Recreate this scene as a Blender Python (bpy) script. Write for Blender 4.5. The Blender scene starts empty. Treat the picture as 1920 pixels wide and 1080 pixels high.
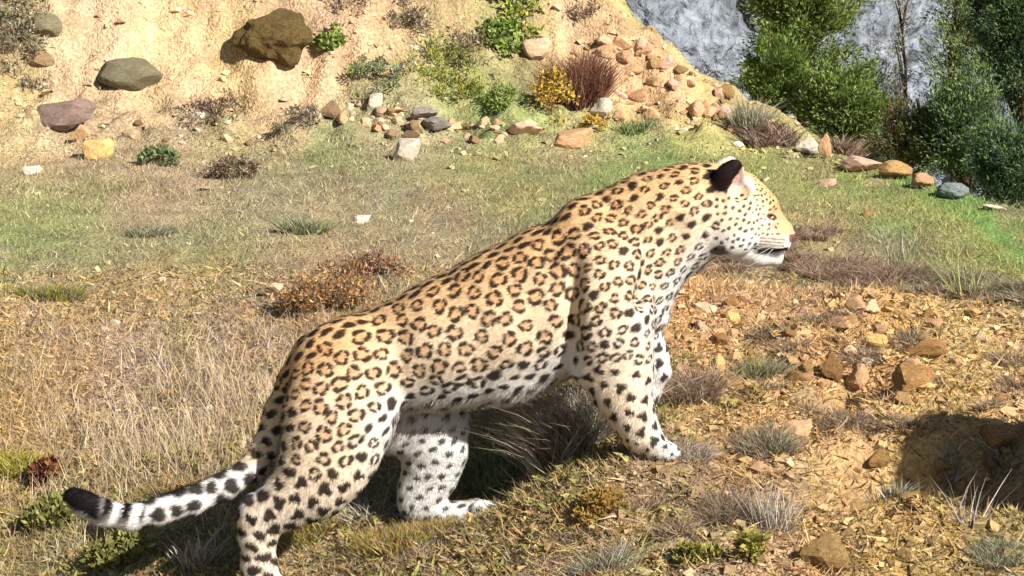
import bpy, bmesh, math, random
import numpy as np
from mathutils import Vector, Matrix, kdtree

R = math.radians
rng = np.random.default_rng(7)
random.seed(7)
S = bpy.context.scene
COL = S.collection

# ------------------------------------------------------------------ camera
CAM = np.array([0.0, 0.0, 1.6]); PITCH = R(10.0); F = 4800.0      # F: focal length in photo pixels (1920 wide)
cd = bpy.data.cameras.new('camera'); cam = bpy.data.objects.new('camera', cd); COL.objects.link(cam)
cam.location = CAM; cam.rotation_euler = (R(90) - PITCH, 0, 0)
cd.sensor_width = 36.0; cd.lens = 36.0 * F / 1920.0; cd.clip_end = 500; cd.clip_start = 0.05
S.camera = cam

# ------------------------------------------------------------------ sky and sun
SUN_EL, SUN_AZ = R(35), R(45)          # azimuth measured from +X towards the viewer
to_sun = Vector((math.cos(SUN_EL) * math.cos(SUN_AZ), -math.cos(SUN_EL) * math.sin(SUN_AZ), math.sin(SUN_EL)))
w = bpy.data.worlds.new('World'); S.world = w; w.use_nodes = True
nt = w.node_tree; bg = nt.nodes['Background']
sky = nt.nodes.new('ShaderNodeTexSky'); sky.sky_type = 'NISHITA'; sky.sun_disc = False
sky.sun_elevation = SUN_EL; sky.sun_rotation = math.atan2(to_sun.x, to_sun.y)
nt.links.new(sky.outputs[0], bg.inputs[0]); bg.inputs[1].default_value = 0.05; sky.air_density = 0.8
sl = bpy.data.lights.new('sun', 'SUN'); sl.energy = 5.0; sl.angle = R(0.5); sl.color = (1.0, 0.955, 0.88)
so = bpy.data.objects.new('sun', sl); COL.objects.link(so); so.rotation_euler = (-to_sun).to_track_quat('-Z', 'Y').to_euler()
S.view_settings.view_transform = 'Standard'; S.view_settings.look = 'None'
S.view_settings.exposure = 0.86; S.view_settings.gamma = 1.0; S.view_settings.use_curve_mapping = False
S.cycles.max_bounces = 4; S.cycles.diffuse_bounces = 1; S.cycles.transparent_max_bounces = 6
S.cycles.use_denoising = True

# ------------------------------------------------------------------ helpers
def lin(r, g, b, k=1.0):
    c = np.array([r, g, b], float) / 255.0
    return np.where(c <= 0.04045, c / 12.92, ((c + 0.055) / 1.055) ** 2.4) * k

def ray(px, py):
    u = (px - 960.0) / F; v = (540.0 - py) / F
    f = np.array([0, math.cos(PITCH), -math.sin(PITCH)]); up = np.array([0, math.sin(PITCH), math.cos(PITCH)])
    return f + u * np.array([1.0, 0, 0]) + v * up

def at(px, py, Y):
    d = ray(px, py); return CAM + d * (Y / d[1])

def _h(ix, iy, iz, seed):
    with np.errstate(over='ignore'):
        n = (ix.astype(np.uint32) * np.uint32(374761393) + iy.astype(np.uint32) * np.uint32(668265263)
             + iz.astype(np.uint32) * np.uint32(2147483647 - 58) + np.uint32((seed * 974634777) & 0xffffffff))
        n = (n ^ (n >> np.uint32(13))) * np.uint32(1274126177)
        n = n ^ (n >> np.uint32(16))
    return (n & np.uint32(0xffffff)).astype(np.float64) / 0xffffff

def vnoise(x, y, z=None, seed=0):
    x = np.asarray(x, float); y = np.asarray(y, float)
    xi = np.floor(x).astype(np.int64); yi = np.floor(y).astype(np.int64)
    fx = x - xi; fy = y - yi; fx = fx * fx * (3 - 2 * fx); fy = fy * fy * (3 - 2 * fy)
    def layer(zi):
        a = _h(xi, yi, zi, seed); b = _h(xi + 1, yi, zi, seed); c = _h(xi, yi + 1, zi, seed); d = _h(xi + 1, yi + 1, zi, seed)
        return (a * (1 - fx) + b * fx) * (1 - fy) + (c * (1 - fx) + d * fx) * fy
    if z is None:
        return layer(np.zeros_like(xi)) * 2 - 1
    z = np.asarray(z, float); zi = np.floor(z).astype(np.int64); fz = z - zi; fz = fz * fz * (3 - 2 * fz)
    return (layer(zi) * (1 - fz) + layer(zi + 1) * fz) * 2 - 1

def fbm(x, y, z=None, seed=0, octaves=4, gain=0.5):
    o = 0; a = 1.0; f = 1.0; s = 0
    for i in range(octaves):
        o = o + a * vnoise(np.asarray(x) * f + 17.3 * i, np.asarray(y) * f - 9.1 * i, None if z is None else np.asarray(z) * f, seed + i)
        s += a; a *= gain; f *= 2.03
    return o / s

def sstep(x, a, b):
    t = np.clip((np.asarray(x, float) - a) / (b - a), 0, 1); return t * t * (3 - 2 * t)

def mesh_np(name, V, faces, smooth=False, col=None):
    """faces: (N,3) or (N,4) int array"""
    V = np.asarray(V, np.float32); faces = np.asarray(faces, np.int32); k = faces.shape[1]; n = len(faces)
    me = bpy.data.meshes.new(name)
    me.vertices.add(len(V)); me.vertices.foreach_set('co', V.ravel())
    me.loops.add(n * k); me.loops.foreach_set('vertex_index', faces.ravel())
    me.polygons.add(n); me.polygons.foreach_set('loop_start', np.arange(0, n * k, k, dtype=np.int32))
    me.polygons.foreach_set('loop_total', np.full(n, k, np.int32))
    me.polygons.foreach_set('use_smooth', np.full(n, bool(smooth)))
    me.update(calc_edges=True)
    if col is not None: set_col(me, col)
    return me

def set_col(me, col):
    ca = me.color_attributes.new('Col', 'FLOAT_COLOR', 'POINT')
    c = np.ones((len(me.vertices), 4), np.float32); c[:, :3] = col
    ca.data.foreach_set('color', c.ravel())

def add(name, me, mat=None, parent=None, loc=None, rot=None, scale=None):
    o = bpy.data.objects.new(name, me); COL.objects.link(o)
    if mat is not None and me is not None and len(me.materials) == 0: me.materials.append(mat)
    if parent is not None: o.parent = parent
    if loc is not None: o.location = loc
    if rot is not None: o.rotation_euler = rot
    if scale is not None: o.scale = scale
    return o

def tag(o, label=None, cat=None, group=None, kind=None):
    if label: o['label'] = label
    if cat: o['category'] = cat
    if group: o['group'] = group
    if kind: o['kind'] = kind
    return o

def mat_attr(name, rough=0.9, spec=0.15, noise=0.0, nscale=60.0, bump=0.0, bscale=120.0, transl=0.0, bdist=0.01, ndetail=6):
    m = bpy.data.materials.new(name); m.use_nodes = True; t = m.node_tree; b = t.nodes['Principled BSDF']
    at_ = t.nodes.new('ShaderNodeAttribute'); at_.attribute_name = 'Col'
    out = at_.outputs['Color']; tc = t.nodes.new('ShaderNodeTexCoord')
    if noise > 0:
        n = t.nodes.new('ShaderNodeTexNoise'); n.inputs['Scale'].default_value = nscale; n.inputs['Detail'].default_value = ndetail
        t.links.new(tc.outputs['Object'], n.inputs['Vector'])
        r = t.nodes.new('ShaderNodeMapRange'); r.inputs['From Min'].default_value = 0.25; r.inputs['From Max'].default_value = 0.75
        r.inputs['To Min'].default_value = 1 - noise; r.inputs['To Max'].default_value = 1 + noise
        t.links.new(n.outputs[0], r.inputs['Value'])
        mx = t.nodes.new('ShaderNodeVectorMath'); mx.operation = 'SCALE'
        t.links.new(out, mx.inputs[0]); t.links.new(r.outputs[0], mx.inputs['Scale']); out = mx.outputs[0]
    t.links.new(out, b.inputs['Base Color'])
    b.inputs['Roughness'].default_value = rough; b.inputs['Specular IOR Level'].default_value = spec
    if bump > 0:
        n2 = t.nodes.new('ShaderNodeTexNoise'); n2.inputs['Scale'].default_value = bscale; n2.inputs['Detail'].default_value = 8
        t.links.new(tc.outputs['Object'], n2.inputs['Vector'])
        bp = t.nodes.new('ShaderNodeBump'); bp.inputs['Strength'].default_value = bump; bp.inputs['Distance'].default_value = bdist
        t.links.new(n2.outputs[0], bp.inputs['Height']); t.links.new(bp.outputs[0], b.inputs['Normal'])
    if transl > 0:
        tr = t.nodes.new('ShaderNodeBsdfTranslucent'); t.links.new(out, tr.inputs['Color'])
        ms = t.nodes.new('ShaderNodeMixShader'); ms.inputs[0].default_value = transl
        t.links.new(b.outputs[0], ms.inputs[1]); t.links.new(tr.outputs[0], ms.inputs[2])
        t.links.new(ms.outputs[0], t.nodes['Material Output'].inputs['Surface'])
    return m

def mat_rock(name, c1, c2, c3, scale=9.0, bump=0.6, lichen=None, spots=0.0):
    m = bpy.data.materials.new(name); m.use_nodes = True; t = m.node_tree; b = t.nodes['Principled BSDF']
    tc = t.nodes.new('ShaderNodeTexCoord'); oi = t.nodes.new('ShaderNodeObjectInfo')
    sh = t.nodes.new('ShaderNodeVectorMath'); sh.operation = 'ADD'
    t.links.new(tc.outputs['Object'], sh.inputs[0]); t.links.new(oi.outputs['Random'], sh.inputs[1])
    n = t.nodes.new('ShaderNodeTexNoise'); n.inputs['Scale'].default_value = scale; n.inputs['Detail'].default_value = 10; n.inputs['Roughness'].default_value = 0.65
    t.links.new(sh.outputs[0], n.inputs['Vector'])
    cr = t.nodes.new('ShaderNodeValToRGB'); e = cr.color_ramp.elements
    e[0].position = 0.32; e[0].color = (*c1, 1); e[1].position = 0.68; e[1].color = (*c3, 1)
    k = e.new(0.5); k.color = (*c2, 1)
    t.links.new(n.outputs[0], cr.inputs[0]); out = cr.outputs[0]
    if lichen is not None:
        n3 = t.nodes.new('ShaderNodeTexNoise'); n3.inputs['Scale'].default_value = scale * 2.2; n3.inputs['Detail'].default_value = 8
        t.links.new(sh.outputs[0], n3.inputs['Vector'])
        r3 = t.nodes.new('ShaderNodeMapRange'); r3.inputs['From Min'].default_value = 0.5; r3.inputs['From Max'].default_value = 0.6
        t.links.new(n3.outputs[0], r3.inputs['Value'])
        mx = t.nodes.new('ShaderNodeMix'); mx.data_type = 'RGBA'; mx.inputs['B'].default_value = (*lichen, 1)
        t.links.new(r3.outputs[0], mx.inputs['Factor']); t.links.new(out, mx.inputs['A']); out = mx.outputs['Result']
    hs = t.nodes.new('ShaderNodeHueSaturation')
    rr = t.nodes.new('ShaderNodeMapRange'); rr.inputs['To Min'].default_value = 0.72; rr.inputs['To Max'].default_value = 1.2
    t.links.new(oi.outputs['Random'], rr.inputs['Value']); t.links.new(rr.outputs[0], hs.inputs['Value'])
    t.links.new(out, hs.inputs['Color']); t.links.new(hs.outputs[0], b.inputs['Base Color'])
    b.inputs['Roughness'].default_value = 0.9; b.inputs['Specular IOR Level'].default_value = 0.15
    n2 = t.nodes.new('ShaderNodeTexNoise'); n2.inputs['Scale'].default_value = scale * 5; n2.inputs['Detail'].default_value = 10
    t.links.new(sh.outputs[0], n2.inputs['Vector'])
    bp = t.nodes.new('ShaderNodeBump'); bp.inputs['Strength'].default_value = bump; bp.inputs['Distance'].default_value = 0.02
    t.links.new(n2.outputs[0], bp.inputs['Height']); t.links.new(bp.outputs[0], b.inputs['Normal'])
    return m

# ------------------------------------------------------------------ terrain height table
TX0, TX1, TY0, TY1, TS = -8.0, 8.0, 1.0, 25.0, 0.02
tx = np.arange(TX0, TX1 + TS / 2, TS); ty = np.arange(TY0, TY1 + TS / 2, TS)
GX, GY = np.meshgrid(tx, ty, indexing='ij')

PROF = [(-2.5, [(1, -1.1), (3, -.85), (6, -.42), (7, -.28), (8, -.12), (9.5, 0), (13.4, .10)]),
        (-1.3, [(1, -1.1), (3, -.8), (6, -.34), (7, -.23), (8, -.1), (9.5, 0), (13.4, .08)]),
        (-.6, [(1, -1.0), (3, -.65), (5.4, -.27), (5.9, -.18), (6.1, -.13), (7, -.07), (8, -.02), (9.5, 0), (13.4, .08)]),
        (-.08, [(1, -.9), (3, -.5), (5.4, -.08), (5.95, .01), (6.2, .035), (7.2, .12), (8, .06), (9.0, .01), (13.4, .05)]),
        (.33, [(1, -.9), (3, -.45), (5.3, .03), (5.95, .155), (7.25, .325), (7.8, .2), (8.6, .02), (13.4, .02)]),
        (1.2, [(1, -.9), (3, -.45), (5.3, .05), (6, .17), (7.2, .305), (7.9, .15), (8.8, 0), (13, 0)]),
        (2.5, [(1, -.9), (3, -.4), (5.3, .08), (6, .2), (7.1, .28), (8, .12), (8.8, 0), (13, 0)])]
px_ = np.array([p[0] for p in PROF]); pz_ = np.array([np.interp(ty, *zip(*p[1])) for p in PROF])
H = np.empty_like(GX)
for j in range(len(ty)):
    H[:, j] = np.interp(tx, px_, pz_[:, j])
Yb = np.interp(tx, [-8, -3, -1, 0, .9, 1.6, 8], [11.9, 12.2, 12.5, 12.75, 12.95, 13.2, 13.2])[:, None] + .1 * fbm(tx * 1.3, tx * 0, seed=3)[:, None]
bank = np.interp(GY - Yb, [0, .25, .55, .8, 1.0, 1.5, 2.2, 4, 8], [0, .07, .1, .2, .34, .95, 1.5, 2.4, 3.4])
cap = np.interp(tx, [-8, .2, .48, .85, 1.2, 1.5, 1.8, 8], [5, 3, .80, .46, .26, .08, 0, 0])[:, None]
H = H + np.where(bank > cap, cap - .15 * (bank - cap), bank)
def blur(A, s):
    r = int(3 * s); k = np.exp(-.5 * (np.arange(-r, r + 1) / s) ** 2); k /= k.sum()
    for ax in (0, 1):
        P = np.pad(A, [(r, r) if a == ax else (0, 0) for a in (0, 1)], mode='edge'); o = 0
        for i, kk in enumerate(k):
            o = o + kk * (P[i:i + A.shape[0], :] if ax == 0 else P[:, i:i + A.shape[1]])
        A = o
    return A
H = blur(H, 5)
def x_edge(Y):
    return np.interp(Y, [0, 6, 8.5, 10.9, 13.4, 14.6, 15.3, 17, 22, 40], [4.8, 3.7, 2.95, 2.2, 1.55, 1.2, .8, -.6, -6, -20])
dd = (GX - x_edge(GY)) * .85 + .12 * fbm(GX * 2, GY * 2, seed=9)
H = H - np.clip(.85 * (np.sqrt(np.maximum(dd, 0) ** 2 + .02) - .14), 0, 6)
# the hollow in the slope, and an added out-of-view hump to shade it
mx_ = sstep(GX, -.1, .5) * (1 - sstep(GY, 7.0, 8.2))
H = H - .32 * np.exp(-((GX - 1.06) / .28) ** 4 - ((GY - 5.80 - .05 * np.sin(GX * 9)) / .16) ** 4)
H = H + .62 * (1 + .6 * fbm(GX * 5, GY * 5, seed=48)) * np.exp(-((GX - 1.55) / .17) ** 2 - ((GY - 5.50) / .24) ** 2)
H = H - .11 * np.exp(-((GX - .88) / .07) ** 2 - ((GY - 6.42) / .08) ** 2) - .09 * np.exp(-((GX - .80) / .05) ** 2 - ((GY - 6.33) / .06) ** 2)
# roughness
near = 1 - sstep(GY, 8, 11)
H = H + .022 * fbm(GX * 1.7, GY * 1.7, seed=21) + (.016 + .014 * mx_) * fbm(GX * 6, GY * 6, seed=22, octaves=3)
rid = 1 - np.abs(fbm(GX * 7, GY * 7, seed=31, octaves=3)) * 2
H = H + mx_ * (.05 * rid * np.clip(.4 + fbm(GX * 2.2, GY * 2.2, seed=33), 0, 1)) + .05 * np.exp(-((GX - 1.06) / .30) ** 4 - ((GY - 5.80) / .20) ** 4) * fbm(GX * 9, GY * 9, seed=49) + .010 * near * fbm(GX * 16, GY * 16, seed=24, octaves=2)
bk = sstep(GY - Yb, -.1, .4)
rid2 = 1 - np.abs(fbm(GX * 3.2, GY * 3.2, seed=41, octaves=4)) * 2
gul = 1 - np.abs(fbm(GX * 2.6 + .5 * fbm(GX * 2, GY * 2, seed=45), GY * .9, seed=43, octaves=3)) * 2.4
H = H + bk * (.09 * (rid2 - .5) + .05 * fbm(GX * 9, GY * 9, seed=42) + .06 * (gul - .5) * sstep(GY - Yb, .5, 1.1))

# firm footing under the three planted paws
def _zat(px, py, Y): d = ray(px, py); return CAM[2] + d[2] * Y / d[1], d[0] * Y / d[1]
for (fpx, fpy, fY) in ((520, 1120, 5.90), (800, 974, 6.10), (905, 974, 6.10), (1232, 854, 5.89)):
    zt, xt = _zat(fpx, fpy, fY); i_ = int((xt - TX0) / TS); j_ = int((fY - TY0) / TS)
    H = H + (zt - H[i_, j_]) * np.exp(-((GX - xt) / .13) ** 2 - ((GY - fY) / .17) ** 2)

def hz(X, Y):
    fx = np.clip((np.asarray(X, float) - TX0) / TS, 0, len(tx) - 1.001); fy = np.clip((np.asarray(Y, float) - TY0) / TS, 0, len(ty) - 1.001)
    i = fx.astype(int); j = fy.astype(int); a = fx - i; b = fy - j
    return (H[i, j] * (1 - a) + H[i + 1, j] * a) * (1 - b) + (H[i, j + 1] * (1 - a) + H[i + 1, j + 1] * a) * b

_tt = np.arange(4.0, 24.0, .01)
def on_ground(px, py):
    d = ray(px, py); d = d / d[1]
    P = CAM[None] + _tt[:, None] * d[None]
    below = P[:, 2] < hz(P[:, 0], P[:, 1])
    k = int(np.argmax(below)) if below.any() else len(_tt) - 1
    Y = _tt[k]; X = CAM[0] + d[0] * Y
    return np.array([X, Y, float(hz(X, Y))])

# ------------------------------------------------------------------ ground colours (what grows or lies there)
GC = [(40,330,185,170,105),(150,380,150,160,85),(60,300,200,180,130),(300,350,210,165,125),(400,300,165,150,120),(520,290,155,160,90),(640,260,135,155,75),
(700,330,160,155,100),(900,330,145,152,85),(1000,330,150,155,85),(1200,290,140,160,80),(1300,270,140,165,85),(1450,300,122,164,64),(1500,330,126,164,68),
(1650,370,124,162,66),(1750,420,122,162,68),(1850,480,122,164,66),(1900,540,122,160,68),(1560,410,150,145,95),(1600,445,165,135,110),(1480,470,150,125,95),
(200,470,175,160,105),(330,440,155,160,105),(100,440,150,160,90),(450,470,175,160,95),(600,400,160,160,105),(800,420,160,150,110),(850,460,160,145,112),
(650,500,170,135,105),(600,540,180,135,75),(250,560,200,150,95),(100,570,190,155,85),(60,620,210,165,80),(30,740,200,155,75),(150,650,210,165,120),
(300,650,190,160,142),(400,620,187,155,130),(400,720,192,160,140),(250,740,187,155,130),(300,830,197,165,115),(400,850,202,165,125),(100,850,190,160,80),(450,800,180,165,80),
(100,1000,150,145,80),(250,1020,158,150,88),(400,1040,150,130,70),(600,1000,172,150,95),(700,1050,185,150,115),(800,1020,176,150,98),(950,900,148,148,92),(1000,1000,188,150,95),
(1150,950,196,158,92),(1100,880,184,150,86),(1250,900,190,150,95),(1350,560,235,170,90),(1300,620,220,165,100),(1500,570,230,170,95),(1650,600,220,170,75),
(1400,700,170,145,85),(1350,800,205,160,75),(1350,950,165,135,100),(1300,1040,156,148,84),(1550,650,205,155,90),(1700,700,215,165,90),(1850,680,220,175,105),
(1600,780,210,165,105),(1500,800,210,160,100),(1750,960,195,150,75),(1600,1000,220,170,85),(1850,1030,150,150,90),(1600,500,160,130,105),(1800,530,165,150,115),
(700,900,150,130,70),(900,850,140,125,75),
(350,60,255,215,135),(450,140,255,208,122),(250,60,250,210,145),(550,150,250,205,125),(150,150,250,208,145),(320,150,255,212,135),(40,60,150,145,115),(30,130,165,160,115),(60,200,190,170,125),
(700,80,238,185,130),(620,60,240,200,135),(850,60,212,165,130),(780,130,218,175,130),(920,60,198,170,122),(975,40,160,156,90),(940,100,120,155,85),
(860,170,130,168,60),(700,170,145,162,100),(640,210,190,165,125),(400,220,175,150,115),(200,270,218,175,120),(500,200,225,185,145),(950,200,120,162,70),
(1080,60,212,170,130),(1130,30,212,172,130),(1180,90,226,180,132),(1235,125,232,182,132),(1150,120,235,180,120),(1250,180,245,185,125),(1350,220,240,180,120),(1400,220,190,170,125),(760,270,190,160,120),(1050,250,200,160,110)]
cp, cs, cc = [], [], []
for (a, b, r_, g_, b_) in GC:
    if b < 200 and r_ >= 235: g_ -= 12; b_ += 10
    p = on_ground(a, b); y1 = on_ground(a, b - 45)[1]; y2 = on_ground(a, b + 45)[1]
    cp.append(p[:2]); cs.append((75 / F * p[1], float(np.clip(abs(y1 - y2) * .55, .10, 1.1)))); cl = lin(r_, g_, b_); kk = .92 if b < 200 and r_ > g_ else .78 if g_ > r_ + 5 else (.80 if a > 1280 else .74); cc.append(cl * kk + cl.mean() * (1 - kk))
cp = np.array(cp); cs = np.array(cs); cc = np.array(cc)
def ground_col(X, Y, warp=.10):
    X = np.asarray(X, float).ravel(); Y = np.asarray(Y, float).ravel()
    out = np.empty((len(X), 3)); ch = 20000
    sc = .6 + Y / 12
    Xw = X + warp * sc * fbm(X * 3.1 / sc, Y * 3.1 / sc, seed=51); Yw = Y + warp * 2 * sc * fbm(X * 3.1 / sc, Y * 3.1 / sc, seed=57)
    for s in range(0, len(X), ch):
        q = ((Xw[s:s + ch, None] - cp[None, :, 0]) / cs[None, :, 0]) ** 2 + ((Yw[s:s + ch, None] - cp[None, :, 1]) / cs[None, :, 1]) ** 2
        q = q - q.min(1, keepdims=True); ww = np.exp(-.5 * q)
        out[s:s + ch] = (ww @ cc) / ww.sum(1, keepdims=True)
    sc = .5 + Y / 10
    n1 = fbm(X * 5 / sc, Y * 3.2 / sc, seed=58, octaves=3); n2 = fbm(X * 6 / sc, Y * 3.5 / sc, seed=59, octaves=3); n3 = fbm(X * 12 / sc, Y * 8 / sc, seed=60, octaves=2)
    for nn, c, k in ((n1, lin(172, 150, 130), .45), (-n1, lin(206, 184, 112), .35), (n2, lin(142, 128, 96), .40), (-n2, lin(214, 178, 134), .35), (n3, lin(120, 104, 76), .35)):
        m = (sstep(nn, .12, .42) * k)[:, None]; lum = out.mean(1, keepdims=True) / c.mean()
        out = out * (1 - m) + c * (.55 + .45 * lum) * m
    return out
GK = 0.84      # seen colour -> base colour under this sun and exposure

# ------------------------------------------------------------------ ground sheet
def spacing(parts):
    o = []
    for a, b, n in parts: o.append(np.linspace(a, b, n, endpoint=False))
    o.append([parts[-1][1]]); return np.concatenate(o)
gx = spacing([(-60, -8, 18), (-8, -3, 50), (-3, 3, 270), (3, 8, 50), (8, 60, 18)])
gy = spacing([(-15, 3, 18), (3, 5.2, 30), (5.2, 9, 190), (9, 12.3, 90), (12.3, 15.4, 140), (15.4, 25, 60), (25, 70, 16)])
MX, MY = np.meshgrid(gx, gy, indexing='ij')
MZ = hz(MX, MY)
far = np.maximum(0, np.maximum(MX - 8, 0) + np.maximum(MY - 25, 0))
MZ = MZ - .02 * far
V = np.stack([MX, MY, MZ], -1).reshape(-1, 3)
ni, nj = MX.shape; idx = np.arange(ni * nj).reshape(ni, nj)
Fq = np.stack([idx[:-1, :-1], idx[1:, :-1], idx[1:, 1:], idx[:-1, 1:]], -1).reshape(-1, 4)
gc = ground_col(V[:, 0], V[:, 1]) * GK
vary = 1 + .30 * fbm(V[:, 0] * 5, V[:, 1] * 5, seed=61)[:, None] + .25 * fbm(V[:, 0] * 22, V[:, 1] * 22, seed=62, octaves=2)[:, None]
gc = np.clip(gc * np.clip(vary, .45, 1.6), 0.02, .85)
ground_m = mat_attr('ground_soil', .95, .08, noise=.38, nscale=55, bump=.9, bscale=70, bdist=.03)
tag(add('ground', mesh_np('ground', V, Fq, True, gc), ground_m), 'sloping hillside ground of dry grass, soil and yellow earth', kind='structure')

# ------------------------------------------------------------------ grey cliff across the valley
cx = np.linspace(-16, 22, 300); cz = np.linspace(-9, 13, 170)
CX, CZ = np.meshgrid(cx, cz, indexing='ij')
CYb = 25 + .75 * (CX - 2) + .45 * (CZ + 4)
CYd = 1.0 * fbm(CX * .5, CZ * .35, seed=71) + .40 * fbm(CX * 1.8, CZ * 1.1, seed=72) - .42 * (1 - np.abs(fbm(CX * 2.2 + CZ * .8, CZ * .9, seed=73, octaves=4)) * 2)
CV = np.stack([CX, CYb + CYd, CZ], -1).reshape(-1, 3)
ni, nj = CX.shape; idx = np.arange(ni * nj).reshape(ni, nj)
CF = np.stack([idx[:-1, :-1], idx[1:, :-1], idx[1:, 1:], idx[:-1, 1:]], -1).reshape(-1, 4)
n1 = fbm(CV[:, 0] * 1.2, CV[:, 2] * 1.2, seed=75)[:, None]; n2 = fbm(CV[:, 0] * 7 + CV[:, 2] * 2, CV[:, 2] * 2.5, seed=76)[:, None]
ccol = lin(172, 180, 192) * .52 * (1 + .25 * n1 + .3 * n2)
ccol = ccol * (1 - .6 * sstep(n2, .12, .4)) + lin(86, 92, 84) * .5 * .6 * sstep(n2, .12, .4)
cliff_m = mat_attr('cliff_rock', .95, .1, noise=.60, nscale=7.5, bump=1.0, bscale=5, bdist=.4, ndetail=12)
tag(add('cliff', mesh_np('cliff', CV, CF, True, np.clip(ccol, .02, .8)), cliff_m), 'pale grey rock face across the valley behind the trees', kind='structure')

# ------------------------------------------------------------------ the leopard
LY = 6.0                                   # the plane it walks in
MPP = LY / F * 1.0                         # metres per photo pixel in that plane (about 1/800)
MPP = MPP / math.cos(PITCH) * 1.0
def lp(px, py, dy=0.0): return at(px, py, LY + dy)
VX = 0.0032
lo = np.array([lp(90, 1150)[0], LY - .30, lp(90, 1165)[2]]); hi = np.array([lp(1515, 280)[0], LY + .30, lp(1515, 265)[2]])
dims = np.ceil((hi - lo) / VX).astype(int) + 1
D = np.full(dims, .08, np.float32)
ax_ = [(lo[i] + VX * np.arange(dims[i])).astype(np.float32) for i in range(3)]
def ell_field(A, B, ra, rb, wa, wb, m):
    """rounded elliptic cone from A to B; r in the profile plane, w across the body"""
    A = np.asarray(A, float); B = np.asarray(B, float); rm = max(ra, rb, wa, wb) + m
    a = np.minimum(A, B) - rm; b = np.maximum(A, B) + rm
    i0 = np.clip(np.floor((a - lo) / VX).astype(int), 0, dims); i1 = np.clip(np.ceil((b - lo) / VX).astype(int) + 1, 0, dims)
    sl_ = tuple(slice(i0[k], i1[k]) for k in range(3))
    X = ax_[0][sl_[0]][:, None, None]; Y = ax_[1][sl_[1]][None, :, None]; Z = ax_[2][sl_[2]][None, None, :]
    d = B - A; L2 = float(d @ d)
    if L2 < 1e-10: t = np.float32(0)
    else: t = np.clip(((X - A[0]) * d[0] + (Y - A[1]) * d[1] + (Z - A[2]) * d[2]) / L2, 0, 1).astype(np.float32)
    qx = X - A[0] - t * d[0]; qy = Y - A[1] - t * d[1]; qz = Z - A[2] - t * d[2]
    r = ra + (rb - ra) * t; w_ = wa + (wb - wa) * t
    p2 = qx * qx + qz * qz; y2 = qy * qy
    k0 = np.sqrt(p2 / (r * r) + y2 / (w_ * w_)); k1 = np.sqrt(p2 / r ** 4 + y2 / w_ ** 4) + 1e-9
    return sl_, (k0 * (k0 - 1) / k1).astype(np.float32)
def put(A, B, ra, rb, wa, wb, k=.02):
    sl_, d = ell_field(A, B, ra, rb, wa, wb, k + .02)
    c = D[sl_]; h = np.clip(k - np.abs(c - d), 0, None) / k
    D[sl_] = np.minimum(c, d) - h * h * k * .25
def carve(A, B, ra, rb, wa, wb, k=.006):
    sl_, d = ell_field(A, B, ra, rb, wa, wb, k + .02)
    c = D[sl_]; d = -d; h = np.clip(k - np.abs(c - d), 0, None) / k
    D[sl_] = np.maximum(c, d) + h * h * k * .25
def chain(pts, k=.02):
    """pts: (px, py, dy, radius_px, half_width_m)"""
    for p, q in zip(pts[:-1], pts[1:]):
        put(lp(*p[:3]), lp(*q[:3]), p[3] * MPP, q[3] * MPP, p[4], q[4], k)
def blob(px, py, dy, r, w_, k=.02): put(lp(px, py, dy), lp(px, py, dy), r * MPP, r * MPP, w_, w_, k)
# torso
chain([(622, 702, 0, 82, .088), (660, 685, 0, 92, .098), (740, 668, 0, 100, .106), (845, 635, 0, 119, .125), (950, 600, 0, 136, .136), (1045, 560, 0, 142, .132),
       (1120, 520, 0, 126, .112), (1170, 490, 0, 112, .10)], .012)
chain([(1150, 470, 0, 118, .088), (1230, 428, 0, 102, .078), (1300, 398, 0, 87, .070), (1345, 385, 0, 74, .068)], .04)
chain([(1205, 520, 0, 58, .075), (1222, 590, 0, 34, .06)], .04)                      # breast
chain([(820, 712, 0, 60, .07), (950, 690, 0, 62, .08), (1040, 650, 0, 60, .08)], .04)     # belly
for s in (-1, 1):                                                                     # shoulder blades
    chain([(1092, 420, s * .050, 40, .030), (1130, 520, s * .085, 70, .045)], .035)
    chain([(1050, 470, s * .045, 34, .03), (1092, 412, s * .030, 30, .022)], .035)
    chain([(600, 668, s * .045, 36, .03), (660, 630, s * .04, 34, .03)], .03)         # hip bones
# near foreleg
chain([(1128, 520, -.100, 84, .050), (1138, 575, -.108, 80, .054), (1148, 630, -.110, 72, .054), (1160, 690, -.108, 60, .047), (1168, 735, -.108, 48, .040), (1186, 780, -.108, 37, .034), (1204, 815, -.108, 33, .032)], .03)
chain([(1080, 600, -.09, 28, .03), (1100, 685, -.105, 28, .026), (1140, 740, -.107, 24, .026)], .025)   # elbow
chain([(1204, 815, -.108, 34, .034), (1226, 838, -.108, 27, .036)], .015)
for i, (ddx, ddy) in enumerate([(0, -.030), (9, -.010), (9, .012), (0, .030)]):
    chain([(1226 + ddx, 838, -.108 + ddy, 19, .014), (1252 + ddx, 848, -.108 + ddy * 1.15, 15, .0118)], .004)
carve(lp(1076, 490, -.150), lp(1070, 690, -.150), 13 * MPP, 11 * MPP, .026, .034, .035)      # fold behind the shoulder
carve(lp(738, 640, -.128), lp(742, 770, -.135), 16 * MPP, 14 * MPP, .014, .030, .04)        # fold before the thigh
carve(lp(1262, 430, -.105), lp(1196, 560, -.128), 14 * MPP, 12 * MPP, .018, .016, .04)       # neck and shoulder
# far foreleg, lifted
chain([(1150, 540, .085, 80, .045), (1185, 610, .095, 52, .040), (1216, 665, .095, 34, .032), (1229, 694, .095, 29, .028)], .025)
chain([(1229, 696, .095, 28, .027), (1212, 740, .095, 24, .026), (1192, 775, .095, 24, .030), (1180, 795, .095, 18, .026)], .012)
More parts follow.
